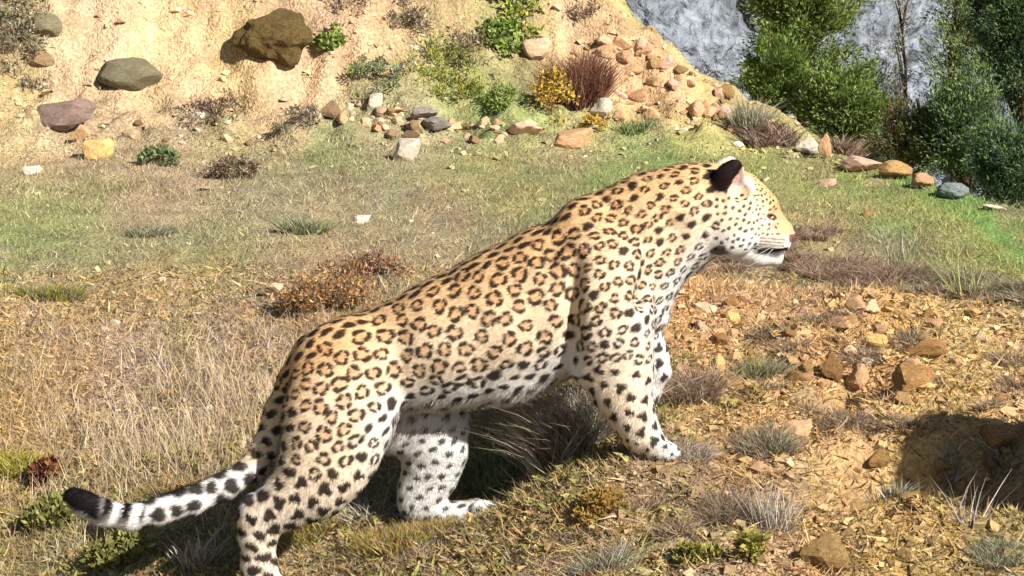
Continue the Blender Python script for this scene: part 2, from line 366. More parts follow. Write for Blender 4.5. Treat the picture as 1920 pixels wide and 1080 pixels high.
# near hind leg
chain([(650, 705, -.06, 104, .062), (632, 790, -.085, 98, .066), (608, 870, -.098, 80, .058), (575, 915, -.10, 62, .047), (530, 945, -.10, 46, .038), (492, 968, -.10, 36, .031),
       (482, 1010, -.10, 31, .027), (486, 1065, -.10, 30, .028), (494, 1092, -.10, 30, .032)], .03)
chain([(690, 760, -.075, 52, .04), (660, 850, -.092, 44, .04), (612, 925, -.098, 34, .036)], .03)
chain([(470, 945, -.10, 18, .018), (466, 975, -.10, 20, .02)], .015)
chain([(494, 1095, -.10, 28, .036), (525, 1102, -.10, 24, .038)], .015)
for ddx, ddy in [(0, -.030), (10, -.010), (10, .012), (0, .030)]:
    chain([(525 + ddx, 1103, -.10 + ddy, 18, .014), (556 + ddx, 1108, -.10 + ddy * 1.1, 14, .0118)], .004)
# far hind leg
chain([(660, 720, .06, 95, .058), (740, 765, .085, 88, .06), (806, 800, .095, 72, .054), (814, 850, .098, 58, .044), (806, 890, .10, 48, .036), (788, 928, .10, 40, .030), (782, 944, .10, 32, .028)], .03)
chain([(782, 944, .10, 32, .028), (822, 958, .10, 22, .026), (862, 962, .10, 19, .028), (892, 957, .10, 22, .034)], .015)
for ddx, ddy in [(0, -.032), (10, -.011), (10, .011), (0, .032)]:
    chain([(900 + ddx, 955, .10 + ddy, 18, .0145), (924 + ddx, 962, .10 + ddy * 1.15, 15, .012)], .004)
# tail
chain([(592, 668, 0, 46, .04), (560, 720, 0, 40, .034), (530, 775, -.01, 34, .028), (503, 832, -.02, 25, .0215), (470, 880, -.03, 23, .020), (420, 912, -.05, 25, .0215), (360, 940, -.07, 25, .0215),
       (300, 960, -.08, 24, .021), (245, 971, -.085, 24, .021), (195, 962, -.085, 24, .021), (160, 945, -.08, 23, .020), (139, 932, -.075, 19, .018)], .014)
# head
blob(1376, 390, 0, 62, .076, .03)
chain([(1393, 372, 0, 46, .058), (1424, 388, 0, 34, .046)], .02)
for s in (-1, 1):
    blob(1374, 436, s * .044, 46, .038, .025)
    chain([(1420, 374, s * .032, 18, .016), (1446, 382, s * .027, 12, .013)], .010)          # brow
    chain([(1412, 432, s * .034, 32, .028), (1452, 450, s * .022, 26, .022), (1462, 456, s * .016, 20, .018)], .010)          # whisker pad
    chain([(1396, 414, s * .046, 24, .022), (1430, 424, s * .036, 15, .016)], .012)          # cheek bone
chain([(1420, 412, 0, 44, .046), (1452, 438, 0, 30, .032)], .018)
chain([(1420, 370, 0, 24, .026), (1438, 384, 0, 18, .022), (1448, 404, 0, 15, .020), (1474, 430, 0, 13, .019)], .010)
chain([(1474, 438, 0, 12, .018), (1482, 440, 0, 9, .016)], .006)
chain([(1378, 458, 0, 30, .044), (1420, 475, 0, 24, .034), (1452, 482, 0, 17, .024)], .012)
for s in (-1, 1):
    carve(lp(1428, 474, s * .050), lp(1474, 467, s * .024), 3.4 * MPP, 3.0 * MPP, .014, .012, .004)     # mouth line
    carve(lp(1446, 403, s * .050), lp(1450, 401, s * .046), 6 * MPP, 6 * MPP, .012, .012, .008)         # eye sockets
# ears: cupped, open to the front
for s in (-1, 1):
    ex, ey, ed = (1366, 336, -.052) if s < 0 else (1357, 330, .052)
    chain([(ex - 4, ey + 22, ed, 33, .022), (ex + 4, ey - 6, ed * 1.12, 27, .019), (ex + 12, ey - 24, ed * 1.2, 13, .012)], .012)
    carve(lp(ex + 22, ey + 16, ed + s * .018), lp(ex + 29, ey - 20, ed * 1.2 + s * .016), 25 * MPP, 13 * MPP, .024, .014, .004)
# ---- surface nets
def surface_nets(D):
    ins = D < 0
    nx, ny, nz = D.shape
    s = ins[:-1, :-1, :-1].astype(np.int8)
    tot = np.zeros_like(s)
    for i in (0, 1):
        for j in (0, 1):
            for k in (0, 1):
                tot += ins[i:nx - 1 + i, j:ny - 1 + j, k:nz - 1 + k]
    cells = np.argwhere((tot > 0) & (tot < 8))
    vid = np.full(s.shape, -1, np.int32); vid[tuple(cells.T)] = np.arange(len(cells))
    acc = np.zeros((len(cells), 3)); cnt = np.zeros(len(cells))
    corners = [(i, j, k) for i in (0, 1) for j in (0, 1) for k in (0, 1)]
    val = {c: D[cells[:, 0] + c[0], cells[:, 1] + c[1], cells[:, 2] + c[2]] for c in corners}
    for c in corners:
        for a in range(3):
            if c[a] == 0:
                e = list(c); e[a] = 1; e = tuple(e); v0, v1 = val[c], val[e]
                m = (v0 < 0) != (v1 < 0); t = np.where(m, v0 / np.where(m, v0 - v1, 1), 0)
                P = np.array(c, float)[None].repeat(len(cells), 0); P[:, a] += t
                acc[m] += P[m]; cnt[m] += 1
    V = lo + VX * (cells + acc / cnt[:, None])
    faces = []
    for a in range(3):
        b, c = (a + 1) % 3, (a + 2) % 3
        sl0 = [slice(1, -1)] * 3; sl1 = [slice(1, -1)] * 3; sl0[a] = slice(0, D.shape[a] - 1); sl1[a] = slice(1, D.shape[a])
        s0, s1 = ins[tuple(sl0)], ins[tuple(sl1)]
        off = np.array([1, 1, 1]); off[a] = 0
        for flip, m in ((False, s0 & ~s1), (True, ~s0 & s1)):
            e = np.argwhere(m) + off
            if not len(e): continue
            q = []
            for (db, dc) in ((0, 0), (1, 0), (1, 1), (0, 1)):
                f = e.copy(); f[:, b] -= db; f[:, c] -= dc; q.append(vid[tuple(f.T)])
            q = np.stack(q, -1)
            faces.append(q[:, ::-1] if flip else q)
    return V, np.concatenate(faces)
LV, LF = surface_nets(D)
del D
def vnormals(V, Fq):
    n = np.cross(V[Fq[:, 2]] - V[Fq[:, 0]], V[Fq[:, 3]] - V[Fq[:, 1]]); N = np.zeros_like(V)
    for k in range(4):
        for a in range(3): N[:, a] += np.bincount(Fq[:, k], n[:, a], len(V))
    return N / (np.linalg.norm(N, axis=1, keepdims=True) + 1e-12)
E = np.unique(np.sort(np.concatenate([LF[:, [0, 1]], LF[:, [1, 2]], LF[:, [2, 3]], LF[:, [3, 0]]]), 1), axis=0)
deg = np.bincount(E.ravel(), minlength=len(LV))[:, None]
def relax(V, l):
    A = np.zeros_like(V)
    for a in range(3): A[:, a] = np.bincount(E[:, 0], V[E[:, 1], a], len(V)) + np.bincount(E[:, 1], V[E[:, 0], a], len(V))
    return V + l * (A / deg - V)
for _ in range(3): LV = relax(LV, .5); LV = relax(LV, -.4)
LN = vnormals(LV, LF)
if (LN * (LV - LV.mean(0))).sum() < 0: LF = LF[:, ::-1]; LN = -LN
# profile coordinates of every vertex, in photo pixels of the walking plane
def prof(P):
    dz = CAM[2] - P[:, 2]; Y = LY; c, s_ = math.cos(PITCH), math.sin(PITCH)
    zc = Y * c + dz * s_; v = (Y * s_ - dz * c) / zc
    return 960 + P[:, 0] / zc * F, 540 - v * F
LPX, LPY = prof(LV); LS = LV[:, 1] - LY
# fur colours
ochre = lin(238, 190, 136) * .78; pale = lin(249, 221, 186) * .80; white = lin(247, 241, 234) * .79
back_y = np.interp(LPX, [540, 600, 700, 800, 880, 960, 1040, 1085, 1180, 1260, 1330, 1400, 1490], [690, 625, 575, 530, 490, 455, 415, 375, 345, 320, 300, 310, 420])
bel_y = np.interp(LPX, [540, 640, 720, 800, 900, 1000, 1075, 1150, 1230, 1300, 1340, 1400, 1490], [960, 900, 800, 775, 772, 742, 705, 690, 640, 500, 470, 470, 500])
v_ = (LPY - back_y) / (bel_y - back_y)
v_ = v_ + .05 * fbm(LV[:, 0] * 9, LV[:, 2] * 9, LV[:, 1] * 9, seed=81)
def mix(a, b, t): return a + (b - a) * np.clip(t, 0, 1)[:, None]
base = mix(ochre[None], pale[None], sstep(v_, .0, .50))
base = mix(base, white[None], sstep(v_, .58, .86) * sstep(LPX, 640, 760))
downf = sstep(-LN[:, 2], .35, .85); base = mix(base, white[None], downf * sstep(LPX, 560, 640))
inner = ((LS > .03) & (LPY > 780)) | ((LS > .02) & (LPX > 1195) & (LPY > 560)) | ((LS > -.06) & (LPY > 800) & (LPX > 560))
base = mix(base, white[None], inner * 1.0)
leg = sstep(LPY, 540, 640) * sstep(LPX, 1080, 1100) * (1 - sstep(LPX, 1205, 1235)) * (LS < -.03); base = mix(base, (pale * .75 + white * .25)[None], leg)
hleg = sstep(LPY, 820, 950) * (LPX < 700) * (LPX > 440); base = mix(base, (pale * .65 + white * .35)[None], hleg)
breast = sstep(LPX, 1215, 1262) * (LPY > 500) * (LPX < 1300); base = mix(base, white[None], breast)
head = LPX > 1335
base = mix(base, white[None], head * sstep(LPY, 425, 462) * sstep(LPX, 1320, 1350) * .9)
base = mix(base, (lin(214, 160, 118) * .8)[None], sstep(LPX, 1438, 1462) * (1 - sstep(LPY, 430, 446)) * .8)
tail = (LPX < 505) & (LPY > 860) & (LS > -.12) & (LPY < 1005) & ~((LPX > 440) & (LPY > 935))
base = mix(base, white[None], tail * 1.0)
dark = lin(32, 21, 17) * .75; ros = lin(218, 158, 104) * .78
pat = np.zeros(len(LV)); cen = np.zeros(len(LV))
kd = kdtree.KDTree(len(LV))
for i, p in enumerate(LV): kd.insert(p, i)
kd.balance()
def region(x, y, s, v, n):
    """-> spacing, radius, kind, stretch"""
    if x > 1330 and y < 360 and x < 1412: return (.05, 0, 'none', 1)
    if x > 1338:
        if x > 1456 or (y > 438 and x > 1415) or math.hypot(x - 1447, (y - 402) * 1.1) < 15: return (.012, .0, 'none', 1)
        if x > 1405 and y < 440: return (.0100, .0032, 'dot', 1.5)
        if y > 462: return (.02, 0, 'none', 1)
        return (.0135, .0042, 'dot', 1.4)
    if x < 505 and y > 860 and y < 1005 and not (x > 440 and y > 935): return (.036, .0175, 'dot', 1.2) if x > 275 else (.05, 0, 'none', 1)
    if x < 560 and y < 860 and y > 740: return (.030, .0135, 'dot', 1.3)
    if y > 780 and s > .0 and x > 660: return (.028, .0080, 'dot', 1.5)
    if x > 1060 and y > 800: return (.020, .0066, 'dot', 1.1)
    if x > 1085 and y > 655: return (.0300, .0120, 'blot', 1)
    if x < 700 and y > 965: return (.030, .013, 'dot', 1.6)
    if x < 720 and y > 862: return (.0360, .0156, 'blot', 1.1)
    if x < 720 and y > 800: return (.0335, .0150, 'small', 1.1)
    if x > 1200: return (.0250, .0094, 'small', 1.3)
    if x > 1095: return (.0275, .0122, 'small', 1.15)
    if v > .93: return (.031, .0082, 'dot', 1.9)
    if v > .78: return (.031, .0102, 'dot', 1.6)
    if v > .64: return (.0335, .0152, 'small', 1.25)
    if v < .035: return (.027, .0098, 'dot', 1.9)
    if x < 600: return (.0335, .0166, 'ring', 1.12)
    return (.0372, .0197, 'ring', 1.05)
order = rng.permutation(len(LV))[:90000]
spots = []; cell = {}
for i in order:
    sp, r_, k_, st = region(LPX[i], LPY[i], LS[i], v_[i], LN[i])
    if k_ == 'none': continue
    p = LV[i]; key = tuple((p / .04).astype(int)); ok = True
    for a in (-1, 0, 1):
        for b in (-1, 0, 1):
            for c in (-1, 0, 1):
                for q, spq in cell.get((key[0] + a, key[1] + b, key[2] + c), ()):
                    if ((p - q) ** 2).sum() < (.5 * (sp + spq)) ** 2: ok = False; break
                if not ok: break
            if not ok: break
        if not ok: break
    if ok:
        cell.setdefault(key, []).append((p, sp)); spots.append((i, sp, r_, k_, st))
# even the spots out: neighbours push apart, each then drops back onto the skin
SP = np.array([LV[s_[0]] for s_ in spots]); SS = np.array([s_[1] for s_ in spots]); idx_ = [s_[0] for s_ in spots]
for it in range(26):
    k2 = kdtree.KDTree(len(SP))
    for j, p in enumerate(SP): k2.insert(p, j)
    k2.balance(); NP = SP.copy()
    for j in range(len(SP)):
        near_ = k2.find_range(SP[j], SS[j] * 1.55)
        if len(near_) < 2: continue
        jj = np.array([t[1] for t in near_ if t[1] != j]); dv = SP[j] - SP[jj]; dist = np.sqrt((dv ** 2).sum(1)) + 1e-9; rr_ = .5 * (SS[j] + SS[jj]) * 1.42
        NP[j] = SP[j] + (dv / dist[:, None] * np.clip(rr_ - dist, 0, None)[:, None]).sum(0) * .24
    idx_ = [kd.find(p)[1] for p in NP]; SP = LV[idx_]
new = []
for s_, i in zip(spots, idx_):
    q_ = region(LPX[i], LPY[i], LS[i], v_[i], LN[i])
    if q_[2] != 'none': new.append((i,) + q_)
spots = new
axis_dir = np.array([math.cos(R(27)), 0, math.sin(R(27))])
for (i, sp, r_, k_, st) in spots:
    p = LV[i]; n = LN[i]; a_ = axis_dir
    if LPY[i] > 800 and LPX[i] < 560 and LPX[i] > 440: a_ = np.array([.95, 0, -.3])
    e1 = a_ - n * (a_ @ n); ln_ = np.linalg.norm(e1)
    if ln_ < .15: e1 = np.cross(n, [0, 1, 0]); ln_ = np.linalg.norm(e1)
    e1 = e1 / ln_; e2 = np.cross(n, e1)
    th0 = rng.uniform(-.35, .35); r_ = r_ * rng.uniform(.86, 1.14)
    ids = np.array([t[1] for t in kd.find_range(p, r_ * st * 1.7)])
    if not len(ids): continue
    q = LV[ids] - p; okn = (LN[ids] @ n) > .1
    x = q @ e1; y = q @ e2
    x, y = x * math.cos(th0) + y * math.sin(th0), -x * math.sin(th0) + y * math.cos(th0)
    x = x / st; rr = np.hypot(x, y); th = np.arctan2(y, x)
    ph = rng.uniform(0, 6.28, 4)
    wob = 1 + .10 * np.cos(2 * th + ph[0]) + .08 * np.cos(3 * th + ph[1]) + .05 * np.cos(5 * th + ph[2])
    if k_ == 'ring' or (k_ == 'small' and rng.random() < .75):
        rc = r_ * .72 * wob; big = k_ == 'ring'
        ng = rng.integers(2, 5) if big else rng.integers(2, 4)
        gap = .5 + .5 * np.cos(ng * th + ph[3] + .5 * np.cos(th + ph[0]))
        wd = r_ * ((.30 if big else .40) * (.58 + .42 * sstep(gap, .02, .35)) + .06 * np.cos(2 * th + ph[2]))
        v = 1 - sstep(np.abs(rr - rc), wd * .62, wd * 1.15)
        v = v * sstep(gap, .0, .05)
        cen[ids] = np.maximum(cen[ids], (1 - sstep(rr, rc * .7, rc * 1.15)) * .5 * okn)
    elif k_ == 'blot':
        rc = r_ * (1 + .22 * np.cos(3 * th + ph[0]) + .14 * np.cos(2 * th + ph[1]) + .08 * np.cos(4 * th + ph[2])); v = 1 - sstep(rr, rc * .78, rc * 1.1)
    else:
        rc = r_ * wob * .98; v = 1 - sstep(rr, rc * .72, rc * 1.15)
    pat[ids] = np.maximum(pat[ids], v * okn)
lc = mix(base, ros[None], cen * (1 - sstep(v_, .55, .8)))
darkv = np.broadcast_to(dark, lc.shape)
dk = mix(darkv, np.broadcast_to(lin(92, 86, 84) * .8, lc.shape), sstep(v_, .85, 1.0) * (LPX > 700) * (LPX < 1090) * .45)
pat = np.clip(pat, 0, 1); lc = lc + (dk - lc) * (pat * .96)[:, None]
# tail bands and black tip
tb = np.clip(.5 + 1.1 * np.sin(LPX * .17 + 1.2 * np.sin(LPY * .06) + LS * 30), 0, 1) * sstep(-LN[:, 2] , .75, -.25) * tail * (LPX < 285)
lc = mix(lc, dark[None], tb)
lc = mix(lc, (dark * .7)[None], tail * (1 - sstep(LPX, 196, 222)) * sstep(-LN[:, 2], .62, .10))
# face
eb = (LPX > 1322) & (LPX < 1412) & (LPY < 362)
near_ear = eb & (LS < 0) & (LPY < 358)
far_ear = eb & (LS > 0)
en = 5 * fbm(LV[:, 0] * 90, LV[:, 2] * 90, LV[:, 1] * 90, seed=85, octaves=2)
ea = np.hypot((LPX - 1362) / 38, (LPY - 322) / 38) * 30
efront = LPX - (1352 + (352 - LPY) * .62)
earback = eb * (np.abs(LS) > .032) * (1 - sstep(ea + en, 28, 33)) * (1 - sstep(efront + en * .5, 6, 10)) * (1 - sstep(LPY + en, 350, 357))
lc = mix(lc, (lin(30, 18, 14))[None], earback)
earin = eb * (np.abs(LS) > .032) * sstep(efront, 8, 12) * (1 - sstep(LPY + en, 348, 358))
lc = mix(lc, (lin(236, 205, 190) * .75)[None], earin)
jaw = 1 - sstep(np.hypot((LPX - 1344) / 1.5, LPY - 462) + en, 8, 14)
lc = mix(lc, dark[None], jaw * .85)
lc = mix(lc, (lin(222, 214, 190) * .8)[None], (far_ear & (LPY < 318)) * 1.0)
mouth = (LPX > 1418) & (LPX < 1476) & (np.abs(LPY - (467 - .05 * (LPX - 1440))) < 4.5)
lc = mix(lc, (lin(44, 40, 44))[None], mouth * .95)
lipd = np.abs(LPY - 463 - (LPX - 1412) * .24) + .6 * fbm(LV[:, 0] * 200, LV[:, 2] * 200, seed=88)
lip = (1 - sstep(lipd, 6, 10)) * sstep(LPX, 1402, 1412) * (1 - sstep(LPX, 1456, 1466))
lc = mix(lc, (lin(52, 50, 56) * .7)[None], lip * .65)
wr = np.zeros(len(LV))
for k in range(4):
    yy = 440 + 6.2 * k + (LPX - 1430) * .12
    wr = np.maximum(wr, (1 - sstep(np.abs(LPY - yy), 1.0, 2.4)) * (LPX > 1420) * (LPX < 1468) * (LS != 0))
lc = mix(lc, (lin(120, 66, 36) * .7)[None], wr * .75)
eu = (LPX - 1444) * .93 + (LPY - 402) * .37; ev = -(LPX - 1444) * .37 + (LPY - 402) * .93; eye = np.hypot(eu / 1.4, ev / .75)
lc = mix(lc, (lin(40, 26, 20))[None], (1 - sstep(np.abs(eye - 5.2), 1.8, 3.4)) * (LPX > 1426) * .95)
lc = mix(lc, (lin(60, 36, 26))[None], (1 - sstep(np.abs(LPY - 414 - (1455 - LPX) * .5), 1.2, 3)) * (LPX > 1434) * (LPX < 1452) * (np.abs(LS) > .012) * .5)
nose_m = (LPX > 1477) & (LPY > 438) & (LPY < 452)
lc = mix(lc, (lin(120, 62, 52) * .7)[None], nose_m * .9)
lc = np.clip(lc * (1 + .10 * fbm(LV[:, 0] * 60, LV[:, 2] * 60, LV[:, 1] * 60, seed=83, octaves=2))[:, None], 0.006, .86)
coat_m = mat_attr('leopard_coat', .72, .12, noise=.10, nscale=220, bump=.35, bscale=260, bdist=.004)
foot = lp(500, 1120, -.1)
leo = bpy.data.objects.new('leopard', None); COL.objects.link(leo); leo.empty_display_size = .2
leo.location = (0, LY, float(hz(0, LY)))
tag(leo, 'spotted leopard walking uphill in profile with its tail trailing behind', 'leopard')
org = np.array(leo.location)
add('body', mesh_np('leopard_body', LV - org, LF, True, lc), coat_m, leo)
# fur: short hairs lying along the body
def fur_mesh():
    f = LF; c0 = LV[f].mean(1); area = np.linalg.norm(np.cross(LV[f[:, 2]] - LV[f[:, 0]], LV[f[:, 3]] - LV[f[:, 1]]), axis=1) * .5
    n_ = 200000; pick = rng.choice(len(f), n_, p=area / area.sum())
    b = rng.random((n_, 2)); q = f[pick]
    P = (LV[q[:, 0]] * ((1 - b[:, :1]) * (1 - b[:, 1:])) + LV[q[:, 1]] * (b[:, :1] * (1 - b[:, 1:])) + LV[q[:, 2]] * (b[:, :1] * b[:, 1:]) + LV[q[:, 3]] * ((1 - b[:, :1]) * b[:, 1:]))
    wts = np.stack([(1 - b[:, 0]) * (1 - b[:, 1]), b[:, 0] * (1 - b[:, 1]), b[:, 0] * b[:, 1], (1 - b[:, 0]) * b[:, 1]], 1)
    N = (LN[q] * wts[..., None]).sum(1); C = (lc[q] * wts[..., None]).sum(1)
    X, Yp = prof(P)
    flow = np.tile(np.array([-.87, 0, -.50]), (n_, 1))
    legs = ((Yp > 700) & (X > 1090)) | ((Yp > 850) & (X < 960)); flow[legs] = [-.15, 0, -1]
    tl = (X < 560) & (Yp > 740) & (Yp < 1005) & ~((X > 440) & (Yp > 900)); flow[tl] = [-.9, 0, -.3]
    bel = (np.abs(Yp - np.interp(X, [720, 800, 900, 1000, 1075], [800, 775, 772, 742, 705])) < 40) & (X > 740) & (X < 1070); flow[bel] = [-.5, 0, -.8]
    flow = flow + rng.normal(0, .22, flow.shape); T = flow - N * (flow * N).sum(1, keepdims=True); T /= np.linalg.norm(T, axis=1, keepdims=True) + 1e-9
    hd = (X > 1330); L = np.where(hd, .006, np.where(bel, .020, np.where(tl, .011, .0085))) * rng.uniform(.6, 1.3, n_)
    L[(X > 1410)] *= .6
    sd = np.cross(N, T); wd = np.where(hd, .0006, .0010)[:, None]
    A = P - N * .001
    V = np.stack([A + sd * wd, A - sd * wd, P + T * L[:, None] + N * (L * .26 + .0003)[:, None]], 1).reshape(-1, 3)
    cj = np.clip(C * rng.uniform(.80, 1.14, (n_, 1)), .005, .9); cv = np.repeat(cj, 3, 0)
    me = mesh_np('leopard_fur', V - org, np.arange(n_ * 3).reshape(-1, 3), True, cv)
    nn = np.repeat(N * 1.0 + rng.normal(0, .10, N.shape), 3, 0); nn /= np.linalg.norm(nn, axis=1, keepdims=True)
    me.normals_split_custom_set_from_vertices(nn.astype(np.float32))
    return me
fur_m = mat_attr('leopard_fur', .7, .12)
tag(add('fur', fur_mesh(), fur_m, leo), kind='stuff')
# eyes, nose leather, whiskers
def flat_mat(name, c, rough=.5, spec=.4):
    m = bpy.data.materials.new(name); m.use_nodes = True; t = m.node_tree; b = t.nodes['Principled BSDF']
    n = t.nodes.new('ShaderNodeTexNoise'); n.inputs['Scale'].default_value = 90; n.inputs['Detail'].default_value = 5
    tc = t.nodes.new('ShaderNodeTexCoord'); t.links.new(tc.outputs['Object'], n.inputs['Vector'])
    cr = t.nodes.new('ShaderNodeValToRGB'); cr.color_ramp.elements[0].position = .3; cr.color_ramp.elements[1].position = .7
    cr.color_ramp.elements[0].color = (*(np.array(c) * .78), 1); cr.color_ramp.elements[1].color = (*np.clip(np.array(c) * 1.15, 0, 1), 1)
    t.links.new(n.outputs[0], cr.inputs[0]); t.links.new(cr.outputs[0], b.inputs['Base Color'])
    b.inputs['Roughness'].default_value = rough; b.inputs['Specular IOR Level'].default_value = spec
    return m
eye_m = flat_mat('eye_amber', lin(150, 112, 50) * .7, .12, .5); pupil_m = flat_mat('pupil_black', (.01, .01, .01), .1, .5)
nose_mt = flat_mat('nose_leather', lin(112, 62, 54) * .6, .5, .3); whisk_m = flat_mat('whisker_white', (.42, .40, .37), .4, .3)
def ball(name, r, seg=16, sc=(1, 1, 1)):
    bm = bmesh.new(); bmesh.ops.create_uvsphere(bm, u_segments=seg, v_segments=seg // 2, radius=r)
    bmesh.ops.scale(bm, vec=sc, verts=bm.verts)
    for f in bm.faces: f.smooth = True
    me = bpy.data.meshes.new(name); bm.to_mesh(me); bm.free(); return me
for s in (-1, 1):
    e = add('eye', ball('eye', .0080, 16, (1, 1, .45)), eye_m, leo, Vector(lp(1443, 402, s * .0335) - org), (0, R(22), 0))
    add('pupil', ball('pupil', .0036, 12, (1, .5, 1)), pupil_m, e, Vector((.0035, s * .0078, 0)))
nm = ball('nose', .0095, 16, (.62, 1.25, .70))
add('nose', nm, nose_mt, leo, Vector(lp(1481, 443, 0) - org))
def tube(pts, r0, r1, n=5):
    pts = np.asarray(pts, float); V, Fc = [], []
    for i, p in enumerate(pts):
        t = pts[min(i + 1, len(pts) - 1)] - pts[max(i - 1, 0)]; t /= np.linalg.norm(t) + 1e-12
        a = np.cross(t, [.31, .83, .46]); a /= np.linalg.norm(a); b = np.cross(t, a); r = r0 + (r1 - r0) * i / (len(pts) - 1)
        for k in range(n): V.append(p + r * (a * math.cos(6.2832 * k / n) + b * math.sin(6.2832 * k / n)))
    for i in range(len(pts) - 1):
        for k in range(n): Fc.append((i * n + k, i * n + (k + 1) % n, (i + 1) * n + (k + 1) % n, (i + 1) * n + k))
    return np.array(V), np.array(Fc)
for s in (-1, 1):
    for k, (x0, y0, x1, y1) in enumerate([(1456, 452, 1388, 470), (1455, 456, 1392, 486), (1457, 459, 1400, 500), (1462, 455, 1404, 462)]):
        a = lp(x0, y0, s * .030); b = lp(x1, y1, s * .085); t = np.linspace(0, 1, 8)[:, None]
        P = a + (b - a) * t + np.array([0, s * .018, -.010]) * (t * (1 - t) * 4) * .5
        V, Fc = tube(P - org, .0008, .0003); add('whisker', mesh_np('whisker', V, Fc, True), whisk_m, leo)


def rock_mesh(name, seed, sub=3, planes=14, rough=.05, cut=.78):
    rg = np.random.default_rng(seed)
    bm = bmesh.new(); bmesh.ops.create_icosphere(bm, subdivisions=sub, radius=1.0)
    P = np.array([v.co[:] for v in bm.verts])
    d = P.copy(); r = np.ones(len(P)) * 1.08
    for _ in range(planes):
        n = rg.normal(size=3); n /= np.linalg.norm(n); o = rg.uniform(cut - .14, cut + .2)
        dn = d @ n; m = dn > 1e-3; r[m] = np.minimum(r[m], o / dn[m])
    P = d * r[:, None]
    P = P * (1 + rough * fbm(P[:, 0] * 2.2 + seed, P[:, 1] * 2.2, P[:, 2] * 2.2, seed=seed, octaves=4)[:, None] * 2)
    s = np.abs(P).max(0); P /= s
    for v, p in zip(bm.verts, P): v.co = p
    me = bpy.data.meshes.new(name); bm.to_mesh(me); bm.free()
    me.polygons.foreach_set('use_smooth', np.zeros(len(me.polygons), bool))
    return me
ANG = [rock_mesh('angular_stone', 100 + i, 3, 9, .07, .60) for i in range(8)]
SMALL = [rock_mesh('small_stone', 140 + i, 2, 8, .05, .66) for i in range(7)]
RND = [rock_mesh('boulder', 180 + i, 4, 16, .09, .90) for i in range(4)]
FLAT = [rock_mesh('slab', 220 + i, 3, 9, .03, .62) for i in range(4)]
K = .78
RM = dict(
    olive=mat_rock('rock_olive', lin(122, 114, 92) * K, lin(146, 136, 110) * K, lin(168, 156, 128) * K, 9, .7, lin(132, 126, 92) * K),
    moss=mat_rock('rock_moss', lin(112, 90, 52) * K, lin(166, 138, 88) * K, lin(190, 164, 114) * K, 14, 1.0, lin(144, 120, 62) * K),
    brown=mat_rock('rock_brown', lin(130, 108, 80) * K, lin(160, 132, 98) * K, lin(178, 150, 116) * K, 6, .6),
    purple=mat_rock('rock_purple', lin(132, 116, 112) * K, lin(162, 146, 140) * K, lin(190, 170, 156) * K, 8, .7, lin(190, 140, 110) * K),
    yellow=mat_rock('rock_yellow', lin(206, 160, 96) * K, lin(236, 194, 122) * K, lin(248, 220, 164) * K, 5, .6),
    white=mat_rock('rock_white', lin(214, 190, 160) * K, lin(240, 224, 200) * K, lin(252, 244, 228) * K, 5, .45),
    cream=mat_rock('rock_cream', lin(206, 172, 130) * K, lin(232, 200, 160) * K, lin(248, 226, 190) * K, 5, .5),
    orange=mat_rock('rock_orange', lin(196, 144, 102) * K, lin(228, 180, 134) * K, lin(244, 208, 166) * K, 6, .6),
    pink=mat_rock('rock_pink', lin(196, 148, 122) * K, lin(228, 184, 156) * K, lin(246, 214, 190) * K, 6, .5),
    grey=mat_rock('rock_grey', lin(132, 122, 114) * K, lin(164, 152, 142) * K, lin(192, 180, 166) * K, 7, .5),
    blue=mat_rock('rock_blue', lin(120, 130, 128) * K, lin(150, 160, 156) * K, lin(180, 186, 178) * K, 7, .5),
    tan=mat_rock('rock_tan', lin(160, 124, 76) * K, lin(200, 160, 104) * K, lin(222, 190, 136) * K, 6, .7),
    rust=mat_rock('rock_rust', lin(160, 112, 68) * K, lin(210, 160, 100) * K, lin(234, 194, 138) * K, 8, .8),
)
def rock(px, py, wpx, hpx, kind, mats, name, label, group=None, rz=None, tilt=.12, deep=.28, depth=.8, mesh=None, cat='rock'):
    p = on_ground(px, py); k = p[1] / F
    src = mesh or random.choice(dict(a=ANG, s=SMALL, r=RND, f=FLAT)[kind])
    key = src.name + '_' + mats
    me = bpy.data.meshes.get(key)
    if me is None:
        me = src.copy(); me.name = key; me.materials.clear(); me.materials.append(RM[mats])
    hw, hh = wpx * k / 2, hpx * k / 2
    o = add(name, me, None, None, (p[0], p[1] + hw * depth * .5, p[2] + hh * (1 - 2 * deep) ), (random.uniform(-tilt, tilt), random.uniform(-tilt, tilt), random.uniform(-.35, .35) if rz is None else rz), (hw, hw * depth, hh))
    tag(o, label, cat, group, 'thing'); return o
rock(238, 164, 128, 66, 'r', 'olive', 'boulder', 'smooth grey olive domed boulder lying on the yellow earth bank', rz=0, tilt=.02, deep=.22, mesh=rock_mesh('domed_boulder', 301, 4, 40, .03, 1.02))
rock(505, 120, 158, 108, 'r', 'moss', 'boulder', 'shaggy brown mossy boulder high on the yellow earth bank', rz=.1, tilt=.05, deep=.1, mesh=rock_mesh('rugged_boulder', 302, 4, 14, .17, .85))
rock(78, 72, 78, 52, 'r', 'olive', 'boulder', 'small olive boulder at the top end of the bank above a brown one', tilt=.05, deep=.12, mesh=RND[2])
rock(76, 132, 54, 42, 'r', 'brown', 'boulder', 'small brown rounded boulder between olive boulder and purple rock', deep=.15, mesh=RND[3])
rock(112, 244, 132, 74, 'a', 'purple', 'rock', 'large purplish grey rock at the foot of the earth bank', tilt=.05, deep=.12, mesh=ANG[1])
rock(176, 300, 74, 58, 'a', 'yellow', 'rock', 'bright yellow orange rock below the purplish grey rock', deep=.15)
rock(152, 262, 46, 40, 'a', 'orange', 'rock', 'peach coloured rock wedged against the purplish grey rock', deep=.15)
